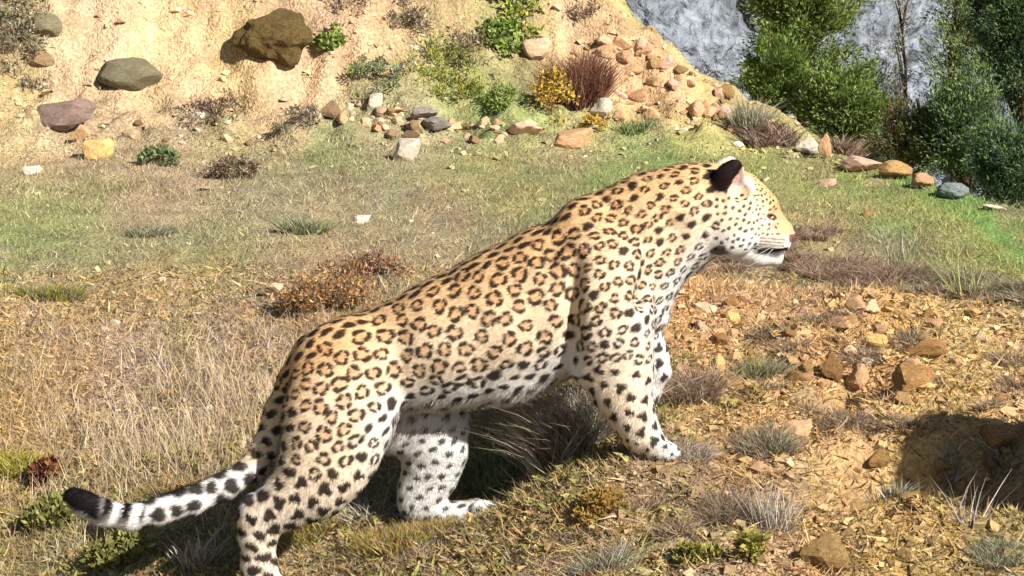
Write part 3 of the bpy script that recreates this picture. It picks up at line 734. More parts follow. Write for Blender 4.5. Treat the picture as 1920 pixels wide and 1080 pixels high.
rock(246, 262, 40, 30, 's', 'cream', 'stone', 'cream stone lying just past the bright yellow orange rock', cat='stone')
rock(55, 326, 44, 26, 'a', 'white', 'stone', 'whitish flat stone in the grass at the far end of the terrace', cat='stone')
rock(376, 222, 22, 20, 's', 'white', 'stone', 'small white stone in dry weeds under the yellow bank', cat='stone')
rock(425, 268, 28, 22, 's', 'cream', 'stone', 'cream oval stone on the dry verge before the bank', cat='stone')
rock(763, 302, 54, 48, 'a', 'white', 'rock', 'large white block standing in front of the low stone row', deep=.1)
rock(702, 208, 32, 36, 'a', 'white', 'stone', 'upright cream stone standing on top of the low stone row', deep=.1, cat='stone')
rock(790, 226, 66, 26, 'f', 'grey', 'slab', 'dark grey flat slab, upper one of two in the stone row', deep=.05, mesh=FLAT[0], cat='stone')
rock(822, 248, 62, 28, 'f', 'grey', 'slab', 'dark grey flat slab, lower one of two in the stone row', deep=.05, mesh=FLAT[1], cat='stone')
rock(738, 222, 58, 22, 'f', 'tan', 'slab', 'tan flat stone beside the two dark grey slabs', deep=.05, cat='stone')
rock(622, 226, 46, 42, 'a', 'brown', 'rock', 'brown rounded rock with shaded side at the start of the stone row', deep=.1)
rock(1000, 112, 68, 52, 'a', 'cream', 'rock', 'pale blocky rock above the reddish brown twiggy bush', deep=.1)
rock(1130, 222, 52, 40, 'a', 'white', 'rock', 'pinkish white rock beside the yellow flowering bush', deep=.1)
rock(1072, 280, 88, 44, 'a', 'orange', 'rock', 'broad orange rock at the terrace edge below the yellow bush', deep=.15)
rock(980, 254, 76, 30, 'f', 'pink', 'rock', 'flat pink rock at the end of the stone row', deep=.1)
rock(678, 420, 38, 22, 'a', 'white', 'stone', 'lone white stone on the open grass of the terrace', cat='stone')
rock(515, 556, 64, 34, 'a', 'cream', 'rock', 'pale block half buried beside the orange brown low bush', deep=.1)
rock(196, 622, 28, 14, 's', 'white', 'stone', 'pale flat stone in dry grass, the lower of a close pair', cat='stone')
rock(214, 610, 24, 12, 's', 'white', 'stone', 'pale flat stone in dry grass, the upper of a close pair', cat='stone')
rock(303, 528, 16, 12, 's', 'white', 'stone', 'tiny white stone in the middle of the dry grass', cat='stone')
rock(1384, 278, 24, 18, 's', 'white', 'stone', 'small white stone on green grass just above the ears', cat='stone')
rock(1282, 246, 22, 10, 's', 'white', 'stone', 'small flat white stone at the foot of the orange rubble', cat='stone')
rock(1548, 350, 44, 24, 'a', 'pink', 'stone', 'tan pointed stone lying on the green grass before the face', cat='stone')
rock(1630, 405, 36, 16, 's', 'tan', 'stone', 'low tan stone with dark side in the green grass', cat='stone')
rock(1518, 292, 56, 38, 'a', 'white', 'rock', 'whitish rock at the terrace rim below the green conifer', deep=.1)
rock(1548, 298, 30, 54, 'a', 'orange', 'rock', 'upright orange rock at the terrace rim next to whitish rock', deep=.1)
rock(1618, 322, 100, 34, 'f', 'pink', 'rock', 'long low pinkish rock on the terrace rim', deep=.1)
rock(1690, 338, 86, 40, 'a', 'tan', 'rock', 'tan sloping rock on the rim between pinkish and orange rocks', deep=.1)
rock(1738, 356, 56, 36, 'a', 'orange', 'rock', 'orange rock at the outer end of the terrace rim', deep=.1)
rock(1788, 374, 64, 34, 'r', 'blue', 'rock', 'blue grey rounded rock at the rim under dark bushes', deep=.12)
rock(1868, 394, 52, 8, 'f', 'white', 'slab', 'thin white slab on the rim of the grass', deep=.05, cat='stone')
rock(1556, 1074, 118, 84, 'a', 'tan', 'rock', 'large tan rock at the bottom edge of the slope', tilt=.08, deep=.12, mesh=ANG[2])
rock(1604, 962, 170, 34, 'f', 'tan', 'slab', 'long flat tan slab beside the dark hollow', tilt=.04, deep=.1, mesh=FLAT[2])
rock(1500, 824, 64, 40, 'a', 'orange', 'rock', 'orange pointed rock half way up the rubble slope', deep=.12)
rock(1708, 742, 100, 64, 'a', 'rust', 'rock', 'big rusty rock on the lower lip of the dark crack', tilt=.1, deep=.15, mesh=ANG[3])
rock(1738, 680, 90, 44, 'f', 'rust', 'rock', 'flat rusty rock roofing the dark crack in the mound', tilt=.1, deep=.05, mesh=FLAT[3])
rock(1560, 716, 50, 64, 'a', 'rust', 'rock', 'upright rusty rock, first of a row on the mound', tilt=.2, deep=.12)
rock(1610, 738, 54, 60, 'a', 'orange', 'rock', 'upright orange rock between rusty rocks on the mound', tilt=.2, deep=.12)
rock(1650, 655, 60, 40, 'a', 'yellow', 'rock', 'yellow brown block on the crest of the mound', deep=.12)
rock(1590, 620, 80, 26, 'f', 'orange', 'rock', 'flat orange rock near the crest of the mound', deep=.1)
rock(1880, 840, 120, 46, 'a', 'rust', 'rock', 'rusty rock overhanging the dark hollow', tilt=.1, deep=.1)
def in_poly(poly):
    poly = np.array(poly, float); a = poly.min(0); b = poly.max(0)
    while True:
        p = a + np.random.default_rng(random.randrange(1 << 30)).random(2) * (b - a); c = False; n = len(poly)
        for i in range(n):
            x1, y1 = poly[i]; x2, y2 = poly[i - 1]
            if (y1 > p[1]) != (y2 > p[1]) and p[0] < (x2 - x1) * (p[1] - y1) / (y2 - y1) + x1: c = not c
        if c: return p
def scatter(poly, n, w0, w1, mats, label, group, kind='s', name='stone', hr=(.45, .8)):
    for _ in range(n):
        p = in_poly(poly); wd = w0 + (w1 - w0) * random.random() ** 2
        rock(p[0], p[1], wd, wd * random.uniform(*hr), kind, random.choice(mats), name, label, group, rz=random.uniform(0, 6.3), tilt=.4, deep=.24, cat='stone')
scatter([(1050, 95), (1150, 60), (1240, 110), (1370, 175), (1490, 262), (1300, 246), (1140, 238), (1100, 180)], 96, 16, 58, ['orange', 'orange', 'pink', 'cream', 'tan'],
        'orange angular stone in the rubble slope below the grey cliff', 'stones of the orange rubble slope', 'a')
scatter([(590, 205), (700, 200), (860, 235), (1010, 240), (1010, 270), (830, 275), (690, 250), (590, 240)], 54, 14, 44, ['cream', 'pink', 'brown', 'cream', 'orange'],
        'weathered stone of the tumbled low stone row on the terrace', 'stones of the low stone row', 'a')
scatter([(110, 230), (340, 220), (560, 210), (540, 300), (330, 330), (120, 310)], 36, 8, 24, ['cream', 'pink', 'white', 'brown'],
        'small pale stone strewn along the foot of the earth bank', 'stones strewn under the earth bank')
scatter([(610, 40), (760, 20), (830, 120), (760, 160), (640, 140), (560, 90)], 36, 7, 20, ['white', 'cream', 'orange'],
        'small pale stone strewn on the bank past the mossy boulder', 'stones strewn on the upper bank')
scatter([(10, 330), (600, 280), (1250, 270), (1350, 290), (900, 440), (450, 560), (30, 640)], 18, 6, 14, ['white', 'cream'],
        'tiny pale stone lying loose in the terrace grass', 'loose stones in the terrace grass')
scatter([(1270, 560), (1500, 540), (1900, 590), (1915, 820), (1650, 800), (1420, 780), (1280, 680)], 105, 10, 56, ['rust', 'orange', 'tan', 'yellow', 'cream'],
        'rusty orange stone bedded in the crumbling mound', 'stones of the crumbling mound', 'a')
scatter([(1250, 860), (1600, 830), (1700, 1000), (1650, 1075), (1000, 1075), (1050, 960)], 18, 8, 24, ['rust', 'tan', 'tan'],
        'small brown stone among dry litter on the near slope', 'stones on the near slope')

scatter([(1640, 870), (1760, 850), (1900, 860), (1910, 960), (1760, 985), (1660, 950)], 12, 18, 60, ['rust', 'tan', 'rust'],
        'rusty stone lying in the dark hollow', 'stones in the dark hollow', 'a')


def ribbons(base, tip_off, width, bend, col, seg=2, jit=.15, tipcol=None):
    """curved tapering blades; base (N,3), tip_off (N,3), width (N,), bend (N,3): sideways bow"""
    N = len(base); d = tip_off / (np.linalg.norm(tip_off, axis=1, keepdims=True) + 1e-9)
    a = rng.normal(size=(N, 3)); side = np.cross(d, a); side /= np.linalg.norm(side, axis=1, keepdims=True) + 1e-9
    V, C = [], []; tc = col if tipcol is None else tipcol
    for s in range(seg + 1):
        t = s / seg; P = base + tip_off * t + bend * (t * t)
        wv = width[:, None] * (1 - .85 * t) * .5
        if s < seg: V += [P - side * wv, P + side * wv]
        else: V += [P]
        c = col * (1 - t) + tc * t; C += [c, c] if s < seg else [c]
    nv = 2 * seg + 1; V = np.stack(V, 1).reshape(-1, 3); C = np.stack(C, 1)
    C = np.clip(C * rng.uniform(1 - jit, 1 + jit, (N, 1, 1)), .004, .85).reshape(-1, 3)
    fs = []
    for s in range(seg - 1): fs += [(2 * s, 2 * s + 1, 2 * s + 3), (2 * s, 2 * s + 3, 2 * s + 2)]
    fs.append((2 * seg - 2, 2 * seg - 1, 2 * seg))
    Fc = (np.arange(N)[:, None, None] * nv + np.array(fs)[None]).reshape(-1, 3)
    return V, Fc, C
leaf_m = mat_attr('plant_blades', .8, .15, transl=.25)
tree_m = mat_attr('tree_leaves', .75, .18, transl=.22)
bark_m = flat_mat('bark', lin(104, 86, 70) * .6, .9, .1)
twig_m = flat_mat('twigs', lin(132, 108, 90) * .6, .9, .1)
BRI = .80
def pick(cols, n):
    c = np.array([lin(*k) for k in cols]) * BRI
    return c[rng.integers(0, len(c), n)]
def plant(px, py, wpx, hpx, n, cols, label, name='dry_tuft', cat='plant', group=None, lean=.5, wid=.0022, bow=.4, up=1.0, dY=0, part='blades'):
    p = on_ground(px, py); k = p[1] / F; Rr = wpx * k / 2; Hh = hpx * k
    Yc = p[1] + Rr * .5 + dY; X0 = p[0] * Yc / p[1]
    ang = rng.uniform(0, 6.283, n); rad = np.sqrt(rng.random(n)) * Rr * .75
    x = X0 + np.cos(ang) * rad; y = Yc + np.sin(ang) * rad * .8
    base = np.stack([x, y, hz(x, y) - .004], 1)
    hgt = Hh * rng.uniform(.45, 1.05, n) * (1 - .35 * (rad / Rr) ** 2)
    out = np.stack([np.cos(ang + rng.normal(0, .5, n)), np.sin(ang + rng.normal(0, .5, n)), np.zeros(n)], 1) * (rad / Rr * lean * hgt)[:, None] + rng.normal(0, .22, (n, 3)) * hgt[:, None] * [1, 1, .2]
    tip = out + np.array([0, 0, 1.0]) * (hgt * up)[:, None]
    bend = rng.normal(0, bow, (n, 3)) * hgt[:, None] * [1, 1, .0] - np.array([0, 0, 1]) * (hgt * bow * .4)[:, None]
    root = bpy.data.objects.new(name, None); COL.objects.link(root); root.empty_display_size = .05
    o = np.array([X0, Yc, float(hz(X0, Yc))]); root.location = o
    V, Fc, C = ribbons(base, tip, np.full(n, wid * p[1] / 6) * rng.uniform(.6, 1.4, n), bend, pick(cols, n), 3, .25)
    me = mesh_np(name, V - o, Fc, False, C)
    bpy.data.objects.remove(root)
    ob = add(name, me, leaf_m, None, o); tag(ob, label, cat, group, 'thing'); return ob
def leaves(cent, rad, per, size, cols, flat=.75, asp=.38, cdir=None):
    N = len(cent) * per; c = np.repeat(cent, per, 0); r = np.repeat(rad, per)
    d = rng.normal(size=(N, 3)); d /= np.linalg.norm(d, axis=1, keepdims=True)
    P = c + d * (r * rng.random(N) ** .45)[:, None] * [1, 1, flat]
    a = d * .8 + rng.normal(0, .7, (N, 3)) + [0, 0, .35]
    if cdir is not None:
        cdx = np.repeat(cdir, per, 0); P = P + cdx * (r * rng.normal(0, .75, N))[:, None]; a = cdx * 1.1 + rng.normal(0, .45, (N, 3))
    a /= np.linalg.norm(a, axis=1, keepdims=True)
    b = np.cross(a, rng.normal(size=(N, 3))); b /= np.linalg.norm(b, axis=1, keepdims=True)
    L = (size * rng.uniform(.4, 1.6, N))[:, None]; W = L * asp
    V = np.stack([P, P + a * L * .5 + b * W * .5, P + a * L, P + a * L * .5 - b * W * .5], 1).reshape(-1, 3)
    ck = np.repeat(rng.uniform(.75, 1.25, len(cent)), per)[:, None]
    C = np.repeat(np.clip(pick(cols, N) * ck * rng.uniform(.75, 1.25, (N, 1)), .004, .6), 4, 0)
    return V, np.arange(N * 4).reshape(-1, 4), C
def leafy(px, py, wpx, hpx, n, size, cols, label, name, cat='plant', group=None, asp=.5, dY=0):
    """low mound of small leaves on short stems"""
    p = on_ground(px, py); k = p[1] / F; Rr = wpx * k / 2; Hh = hpx * k; Yc = p[1] + Rr * .45 + dY; X0 = p[0] * Yc / p[1]
    m = max(6, n // 40); ang = rng.uniform(0, 6.283, m); rad = np.sqrt(rng.random(m)) * Rr * .8
    x = X0 + np.cos(ang) * rad; y = Yc + np.sin(ang) * rad * .8; g = hz(x, y)
    top = Hh * np.sqrt(np.clip(1 - (rad / Rr) ** 2, .05, 1)) * rng.uniform(.35, .95, m)
    cent = np.stack([x, y, g + top], 1); o = np.array([X0, Yc, float(hz(X0, Yc))])
    V, Fc, C = leaves(cent, np.full(m, max(Hh * .30, Rr * .16)) * rng.uniform(.6, 1.3, m), 40, size, cols, asp=asp)
    V[:, 2] = np.maximum(V[:, 2], hz(V[:, 0], V[:, 1]) + .001)
    tip = cent - np.stack([X0 + (x - X0) * .4, Yc + (y - Yc) * .4, g], 1); b = cent - tip
    V2, F2, C2 = ribbons(b, tip, np.full(m, .004), tip * .1, pick([(120, 96, 72), (150, 120, 90)], m), 2, .2)
    F4 = np.concatenate([Fc[:, [0, 1, 2]], Fc[:, [0, 2, 3]]])
    me = mesh_np(name, np.concatenate([V, V2]) - o, np.concatenate([F4, F2 + len(V)]), False, np.concatenate([C, C2]))
    ob = add(name, me, leaf_m, None, o); tag(ob, label, cat, group, 'thing'); return ob
STRAW = [(222, 204, 172), (206, 184, 148), (190, 164, 132), (170, 146, 120), (146, 120, 96)]
PALE = [(232, 226, 214), (214, 204, 190), (190, 180, 170), (160, 146, 130)]
GREYG = [(170, 172, 142), (146, 150, 112), (190, 186, 166), (120, 124, 84), (150, 130, 104)]
GREEN = [(126, 150, 62), (150, 168, 84), (100, 128, 50), (168, 172, 110)]
YELG = [(186, 180, 62), (160, 160, 54), (204, 190, 96), (140, 136, 60)]
BRUSH = [(176, 150, 130), (150, 120, 102), (128, 100, 84), (196, 176, 158), (110, 84, 70)]
ORB = [(196, 140, 76), (170, 116, 62), (214, 172, 110), (128, 90, 56)]
plant(690, 985, 120, 66, 130, PALE, 'pale wiry dry tuft arching between the two hind legs', lean=1.3, bow=.7, wid=.003)
plant(925, 920, 200, 52, 1500, GREEN + GREYG, 'low green tussock with whitish tips under the belly', 'tussock', lean=.4, wid=.003, bow=.3)
plant(1075, 868, 220, 200, 2600, GREYG[2:] + BRUSH[:4] + PALE + STRAW[:2], 'grey brown twiggy bush under the belly behind the foreleg', 'twiggy_bush', 'bush', lean=.55, wid=.0026, bow=.5, dY=.04)  # paler blades put sunlight into its colour where the body's shadow falls
leafy(1310, 1056, 120, 34, 1600, .012, [(160, 152, 74), (138, 134, 64), (176, 164, 96)], 'yellow green moss cushion near the bottom edge', 'moss_cushion')
leafy(1120, 985, 130, 40, 1600, .012, [(190, 150, 76), (172, 134, 66), (160, 140, 84)], 'golden moss cushion below the front paw', 'moss_cushion')
plant(1130, 1072, 150, 70, 500, GREYG + PALE[1:], 'grey green dry tuft at the bottom edge', lean=.8, wid=.0025, bow=.5)
plant(1450, 1000, 110, 110, 220, PALE + STRAW[:2], 'tall whitish dry stalks in the middle of the near slope', 'dry_stalks', lean=.25, wid=.0026, bow=.15)
plant(1370, 985, 170, 66, 1200, BRUSH + GREYG[3:], 'mauve brown dead bush beside the whitish stalks', 'dead_bush', 'bush', lean=.8, wid=.0022, bow=.6)
plant(1290, 870, 110, 52, 500, PALE[1:] + BRUSH[:2], 'pale mauve dry weed in front of the paw', lean=.9, wid=.0024, bow=.6)
plant(1440, 860, 150, 60, 900, GREYG + BRUSH[:3], 'grey green low bush on the slope before the orange pointed rock', 'low_bush', 'bush', lean=.7, wid=.0024, bow=.5)
plant(1290, 760, 150, 90, 1000, BRUSH + STRAW[2:], 'pinkish brown dead bush in front of the foreleg', 'dead_bush', 'bush', lean=.6, wid=.0022, bow=.5)
plant(1420, 715, 110, 50, 700, YELG[:1] + GREYG, 'olive green tuft on the face of the mound', lean=.6, wid=.0026, bow=.4)
plant(1668, 935, 80, 62, 260, GREYG + PALE[:2], 'spiky grey green tussock on the lip of the dark hollow', 'tussock', lean=.7, wid=.0028, bow=.25)
plant(1815, 1000, 100, 130, 26, PALE[1:3], 'thin bare forked stalks rising out of the dark hollow', 'dry_stalks', lean=.5, wid=.0036, bow=.15)
plant(1870, 1070, 130, 50, 900, GREYG, 'grey green bush in the bottom corner below the hollow', 'low_bush', 'bush', lean=.7, wid=.0028, bow=.5)
leafy(1415, 1066, 64, 60, 360, .016, [(168, 160, 76), (140, 140, 66)], 'yellow green sprig at the bottom edge beside tan rock', 'leafy_sprig')
plant(560, 1030, 190, 50, 1500, YELG + ORB[:2] + GREYG[:2], 'yellow green tussock just in front of the near hind foot', 'tussock', lean=.5, wid=.003, bow=.4)
plant(760, 1035, 260, 46, 1800, YELG + ORB + STRAW[2:], 'mixed yellow and brown tussock below the far hind paw', 'tussock', lean=.5, wid=.003, bow=.4)
plant(978, 1060, 30, 80, 14, [(70, 50, 40), (90, 66, 50)], 'single dark bare stalk on the near slope', 'dry_stalks', lean=.4, wid=.005, bow=.1)
leafy(100, 1000, 160, 50, 1200, .020, [(150, 146, 80), (128, 132, 72), (170, 160, 100)], 'yellow green weed in shade under the tail tip', 'leafy_weed')
leafy(225, 1070, 140, 54, 1200, .020, [(150, 146, 80), (128, 132, 72), (170, 160, 100)], 'yellow green weed in shade below the tail', 'leafy_weed')
plant(370, 1070, 110, 80, 120, PALE + STRAW[:2], 'pale dry stalks in the shade behind the hind leg', lean=.6, wid=.0035, bow=.3)
leafy(85, 915, 90, 44, 500, .018, [(120, 60, 44), (90, 50, 40), (150, 110, 60)], 'dark reddish weed beyond the tail tip', 'leafy_weed')
plant(30, 900, 110, 50, 700, YELG, 'yellow grass clump at the edge beyond the tail', 'tussock', lean=.5, wid=.004, bow=.4)
plant(330, 930, 140, 40, 500, ORB + GREYG[:2], 'brown tuft just above the middle of the tail', lean=.6, wid=.003, bow=.5)
leafy(615, 590, 235, 70, 4200, .014, ORB + STRAW[2:], 'orange brown low bush behind the back', 'low_bush', 'bush', asp=.35)
leafy(680, 525, 190, 40, 2400, .014, BRUSH + ORB[:2], 'brown low bush just beyond the orange brown one', 'low_bush', 'bush', asp=.35)
leafy(440, 338, 120, 44, 1600, .018, GREYG[3:] + BRUSH[1:], 'grey low bush on the terrace near the strewn stones', 'low_bush', 'bush', asp=.35)
leafy(300, 313, 84, 34, 900, .022, [(120, 140, 90), (140, 160, 110), (150, 140, 110)], 'bluish green low bush beside the strewn stones', 'low_bush', 'bush')
plant(285, 445, 120, 34, 500, GREYG, 'grey green tuft in the middle of the terrace', lean=.7, wid=.003, bow=.5)
plant(570, 440, 130, 44, 600, GREYG + GREEN[:1], 'soft green tuft on the terrace by the lone white stone', lean=.7, wid=.003, bow=.4)
plant(100, 565, 170, 40, 700, GREYG[3:] + YELG[1:2], 'olive low tuft at the far side of the dry grass', lean=.7, wid=.003, bow=.5)
plant(1085, 205, 140, 100, 1500, [(150, 104, 84), (122, 80, 62), (170, 128, 104), (96, 66, 54)], 'reddish brown twiggy bush on the bank below the pale blocky rock', 'twiggy_bush', 'bush', lean=.6, wid=.0026, bow=.25)
leafy(1038, 232, 84, 74, 1300, .020, [(216, 172, 70), (200, 156, 56), (220, 190, 104), (170, 140, 76)], 'yellow flowering bush on the terrace edge', 'flowering_bush', 'bush')
leafy(1112, 252, 66, 22, 400, .018, [(216, 172, 70), (200, 156, 56), (170, 140, 76)], 'low yellow flowers beside the pinkish white rock', 'flowering_bush', 'bush')
plant(1405, 252, 70, 80, 500, GREYG[:2] + BRUSH[3:4], 'grey green feathery bush at the end of the orange rubble', 'feathery_bush', 'bush', lean=.5, wid=.0026, bow=.3)
plant(1445, 275, 130, 46, 600, BRUSH, 'purplish dead brush along the terrace rim', 'dead_bush', 'bush', lean=.7, wid=.003, bow=.6)
plant(1580, 290, 90, 50, 400, BRUSH, 'reddish brown brush below the green conifer', 'dead_bush', 'bush', lean=.7, wid=.003, bow=.5)
leafy(940, 114, 84, 44, 800, .030, GREEN, 'green leafy clump on the bank before the pale blocky rock', 'leafy_clump')
leafy(975, 64, 120, 64, 1300, .030, GREEN + YELG[:1], 'bright green clump near the top of the bank', 'leafy_clump')
leafy(617, 98, 54, 36, 500, .026, GREEN, 'small green clump next to the mossy boulder', 'leafy_clump')
leafy(835, 200, 190, 36, 1800, .024, GREEN + YELG[:2], 'lush green grass clump above the stone row', 'grass_clump', asp=.25)
leafy(945, 208, 80, 44, 900, .026, GREEN, 'dark green grass clump next to the yellow bush', 'grass_clump', asp=.25)
plant(1190, 255, 90, 40, 300, GREYG[:2] + GREEN, 'pale green grass clump at the foot of the orange rubble', 'grass_clump', lean=.4, wid=.003, bow=.3)
plant(1690, 505, 70, 110, 60, GREYG[:3] + GREEN[3:], 'tall thin grassy stalks in front of the green grass', 'tall_stalks', lean=.3, wid=.0028, bow=.15)
plant(1815, 560, 60, 130, 34, [(190, 190, 130), (170, 176, 110)], 'leaning tall stalk above the dead brush strip', 'tall_stalks', lean=.6, wid=.003, bow=.2)
for i in range(30):
    t = i / 29; x = 1490 + 430 * t + random.uniform(-14, 14); y = 512 + 62 * t + random.uniform(-26, 14)
    plant(x, y, random.uniform(60, 110), random.uniform(30, 56), 330, BRUSH + STRAW[2:] if t < .5 else BRUSH[:4] + GREYG, 'dead grey brown brush in the strip along the mound crest', 'dead_brush', 'bush', 'brush along the mound crest', lean=.8, wid=.0022, bow=.6)
for i in range(16):
    p = in_poly([(1270, 545), (1470, 500), (1560, 440), (1500, 430), (1300, 500)])
    plant(p[0], p[1], random.uniform(50, 90), random.uniform(20, 36), 230, BRUSH + STRAW[3:], 'low brown brush on the rise below the chin', 'dead_brush', 'bush', 'brush below the chin', lean=.8, wid=.0022, bow=.6)

leafy(30, 70, 130, 60, 1500, .024, GREYG[1:] + BRUSH[:2], 'olive grey scrub at the top end of the bank', 'low_bush', 'bush', asp=.3)
leafy(40, 165, 120, 50, 1300, .022, GREYG[1:] + BRUSH[:2], 'olive grey scrub between brown boulder and purplish rock', 'low_bush', 'bush', asp=.3)
leafy(700, 180, 130, 36, 1200, .022, GREYG[1:4] + GREEN[:1], 'pale green scrub on the ledge above the stone row', 'low_bush', 'bush', asp=.3)
leafy(400, 232, 180, 36, 1600, .020, BRUSH + GREYG[3:], 'brown weeds along the foot of the yellow bank', 'low_bush', 'bush', asp=.3)
leafy(765, 70, 110, 36, 900, .022, BRUSH[:3] + GREYG[:2], 'dry scrub on the upper bank past the small pale stones', 'low_bush', 'bush', asp=.3)
leafy(870, 120, 120, 36, 900, .022, STRAW[2:] + GREYG[:2], 'straw coloured scrub on the bank before the green leafy clump', 'low_bush', 'bush', asp=.3)
leafy(1080, 40, 110, 40, 900, .022, BRUSH[:3] + STRAW[2:], 'brown scrub at the top of the bank above the rubble', 'low_bush', 'bush', asp=.3)
leafy(660, 30, 120, 40, 900, .022, BRUSH + GREYG[:2], 'grey scrub at the top of the bank past the mossy boulder', 'low_bush', 'bush', asp=.3)
plant(1780, 930, 60, 50, 160, GREYG[:3] + PALE[:1], 'small grey tussock inside the dark hollow', 'tussock', lean=.7, wid=.0028, bow=.3)
plant(1880, 900, 70, 60, 200, GREYG + BRUSH, 'twiggy weed at the back of the dark hollow', 'dead_bush', 'bush', lean=.7, wid=.0026, bow=.5)
leafy(560, 235, 110, 30, 800, .020, BRUSH[:3] + GREYG, 'grey weeds before the start of the stone row', 'low_bush', 'bush', asp=.3)
for i in range(22):
    p = in_poly([(1290, 640), (1480, 600), (1900, 640), (1915, 800), (1620, 830), (1290, 800)])
    plant(p[0], p[1], random.uniform(50, 110), random.uniform(22, 46), 260, BRUSH + STRAW[2:] + GREYG[:1], 'dry grey brown scrub growing on the face of the mound', 'dry_scrub', 'bush', 'scrub on the mound', lean=.9, wid=.0022, bow=.7)
for i in range(16):
    p = in_poly([(560, 990), (980, 980), (1250, 880), (1600, 880), (1500, 1070), (600, 1075)])
    plant(p[0], p[1], random.uniform(60, 120), random.uniform(20, 40), 260, BRUSH + STRAW[1:], 'dead brown tuft on the near slope below the legs', 'dry_scrub', 'bush', 'tufts on the near slope', lean=.9, wid=.0024, bow=.7)
# ------------------------------------------------------------------ trees beyond the rim
def tree(px0, px1, py0, py1, Y, nclump, per, size, cols, label, name='evergreen_tree', cat='tree', group=None, crad=.13, hollow=.45, asp=.38, trunk_r=.035, lean=0):
    c0 = at((px0 + px1) / 2, (py0 + py1) / 2, Y); rx = (px1 - px0) / 2 / F * Y; rz_ = (py1 - py0) / 2 / F * Y; ry = min(rx, .6)
    rxi = max(rx - crad * .6, .05); rzi = max(rz_ - crad * .5, .05); ryi = max(ry - crad * .5, .05)
    d = rng.normal(size=(nclump, 3)); d /= np.linalg.norm(d, axis=1, keepdims=True)
    q = d * (hollow + (1 - hollow) * rng.random(nclump) ** .6)[:, None]
    q = q * (.86 + .55 * fbm(d[:, 0] * 2.1 + px0, d[:, 1] * 2.1, d[:, 2] * 2.1, seed=int(px0) % 97, octaves=2))[:, None]
    cent = c0 + q * [rxi, ryi, rzi]; rad = crad * rng.uniform(.35, 1.2, nclump)
    bx, by = c0[0] + lean, Y; bz = float(hz(bx, by)) - .05
    root = bpy.data.objects.new(name, None); COL.objects.link(root); root.location = (bx, by, bz); root.empty_display_size = .1
    o = np.array([bx, by, bz]); tag(root, label, cat, group)
    top = c0 + [0, 0, rz_ * .75]; Vt, Ft, off = [], [], 0
    def tb(P, r0, r1):
        nonlocal off
        v, f = tube(P, r0, r1, 6); Vt.append(v); Ft.append(f + off); off += len(v)
    t = np.linspace(0, 1, 12)[:, None]; tr = o + (top - o) * t + np.concatenate([.05 * np.sin(t * 7 + px0), .04 * np.cos(t * 5), 0 * t], 1)
    tb(tr, trunk_r, trunk_r * .25)
    for i in range(0, nclump, 2):
        k = int(np.clip((cent[i, 2] - .15 - o[2]) / (top[2] - o[2]) * 11, 1, 10)); s = np.linspace(0, 1, 6)[:, None]
        tb(tr[k] + (cent[i] - tr[k]) * s + np.array([0, 0, .06]) * (s * (1 - s)), trunk_r * .3, .003)
    add('trunk', mesh_np('trunk', np.concatenate(Vt) - o, np.concatenate(Ft), True), bark_m, root)
    cdir = q * [1, 1, .6] * 1.0 + rng.normal(0, .35, q.shape) + [0, 0, .75]; cdir /= np.linalg.norm(cdir, axis=1, keepdims=True)
    V, Fc, C = leaves(cent, rad * .72, int(per * 1.35), size * .8, cols, asp=asp * .8, cdir=cdir)
    add('crown', mesh_np('crown', V - o, Fc, False, C), tree_m, root)
    return root
BRI = .88
JUN = [(104, 124, 52), (126, 142, 68), (82, 102, 44), (146, 156, 88)]
MID = [(104, 130, 62), (126, 146, 78), (86, 110, 54), (142, 154, 98)]
DRK = [(66, 90, 62), (52, 76, 56), (88, 108, 76), (104, 120, 92)]  # leaf tones darkened, with the shade on these trees put into the colour
BRN = [(110, 100, 68), (136, 114, 84), (96, 104, 66), (150, 134, 104), (80, 76, 56)]
SPR = [(150, 160, 132), (130, 144, 108), (170, 170, 150)]
tree(1368, 1640, -260, 205, 15.2, 190, 300, .032, JUN, 'bright green conifer standing before the grey cliff', crad=.15, hollow=.15, trunk_r=.05)
tree(1362, 1540, 50, 225, 14.8, 64, 280, .028, JUN[:3] + MID[:1], 'small green conifer at the foot of the bright green one', 'evergreen_shrub', 'shrub', crad=.11, hollow=.2)
tree(1480, 1680, 100, 300, 14.5, 90, 280, .030, MID + JUN[:2], 'mid green bush on the rim below the bright conifer', 'evergreen_shrub', 'shrub', crad=.12, hollow=.2)
tree(1610, 1800, 160, 355, 14.0, 60, 220, .024, BRN + MID[:1], 'brownish leafless looking bush between green bush and dark tree', 'brown_shrub', 'shrub', crad=.13, hollow=.2)
tree(1630, 1740, -40, 220, 16.2, 18, 80, .024, SPR + BRN[:2], 'thin grey trunked tree with sparse leaves before the cliff', 'sparse_tree', crad=.14, trunk_r=.022)
tree(1715, 1880, -140, 240, 16.0, 56, 150, .028, SPR[1:2] + MID, 'loose grey green tree in front of the cliff', 'loose_tree', crad=.16, hollow=.2)
tree(1790, 2040, -200, 270, 14.2, 150, 330, .028, DRK + MID[:1], 'tall dark green tree at the edge of the picture', 'dark_tree', crad=.16, hollow=.15, trunk_r=.06)
tree(1715, 1900, 120, 365, 13.8, 90, 280, .028, DRK + MID, 'dark bush below the loose grey green tree', 'dark_shrub', 'shrub', crad=.13, hollow=.2)
tree(1800, 1990, 205, 412, 12.8, 64, 300, .028, DRK + MID[:1], 'blue dark bush at the rim under the tall dark tree', 'dark_shrub', 'shrub', crad=.12, hollow=.2)
tree(1890, 2080, 240, 440, 12.2, 44, 260, .026, DRK, 'dark bush cut by the picture edge above the green grass', 'dark_shrub', 'shrub', crad=.12, hollow=.2)
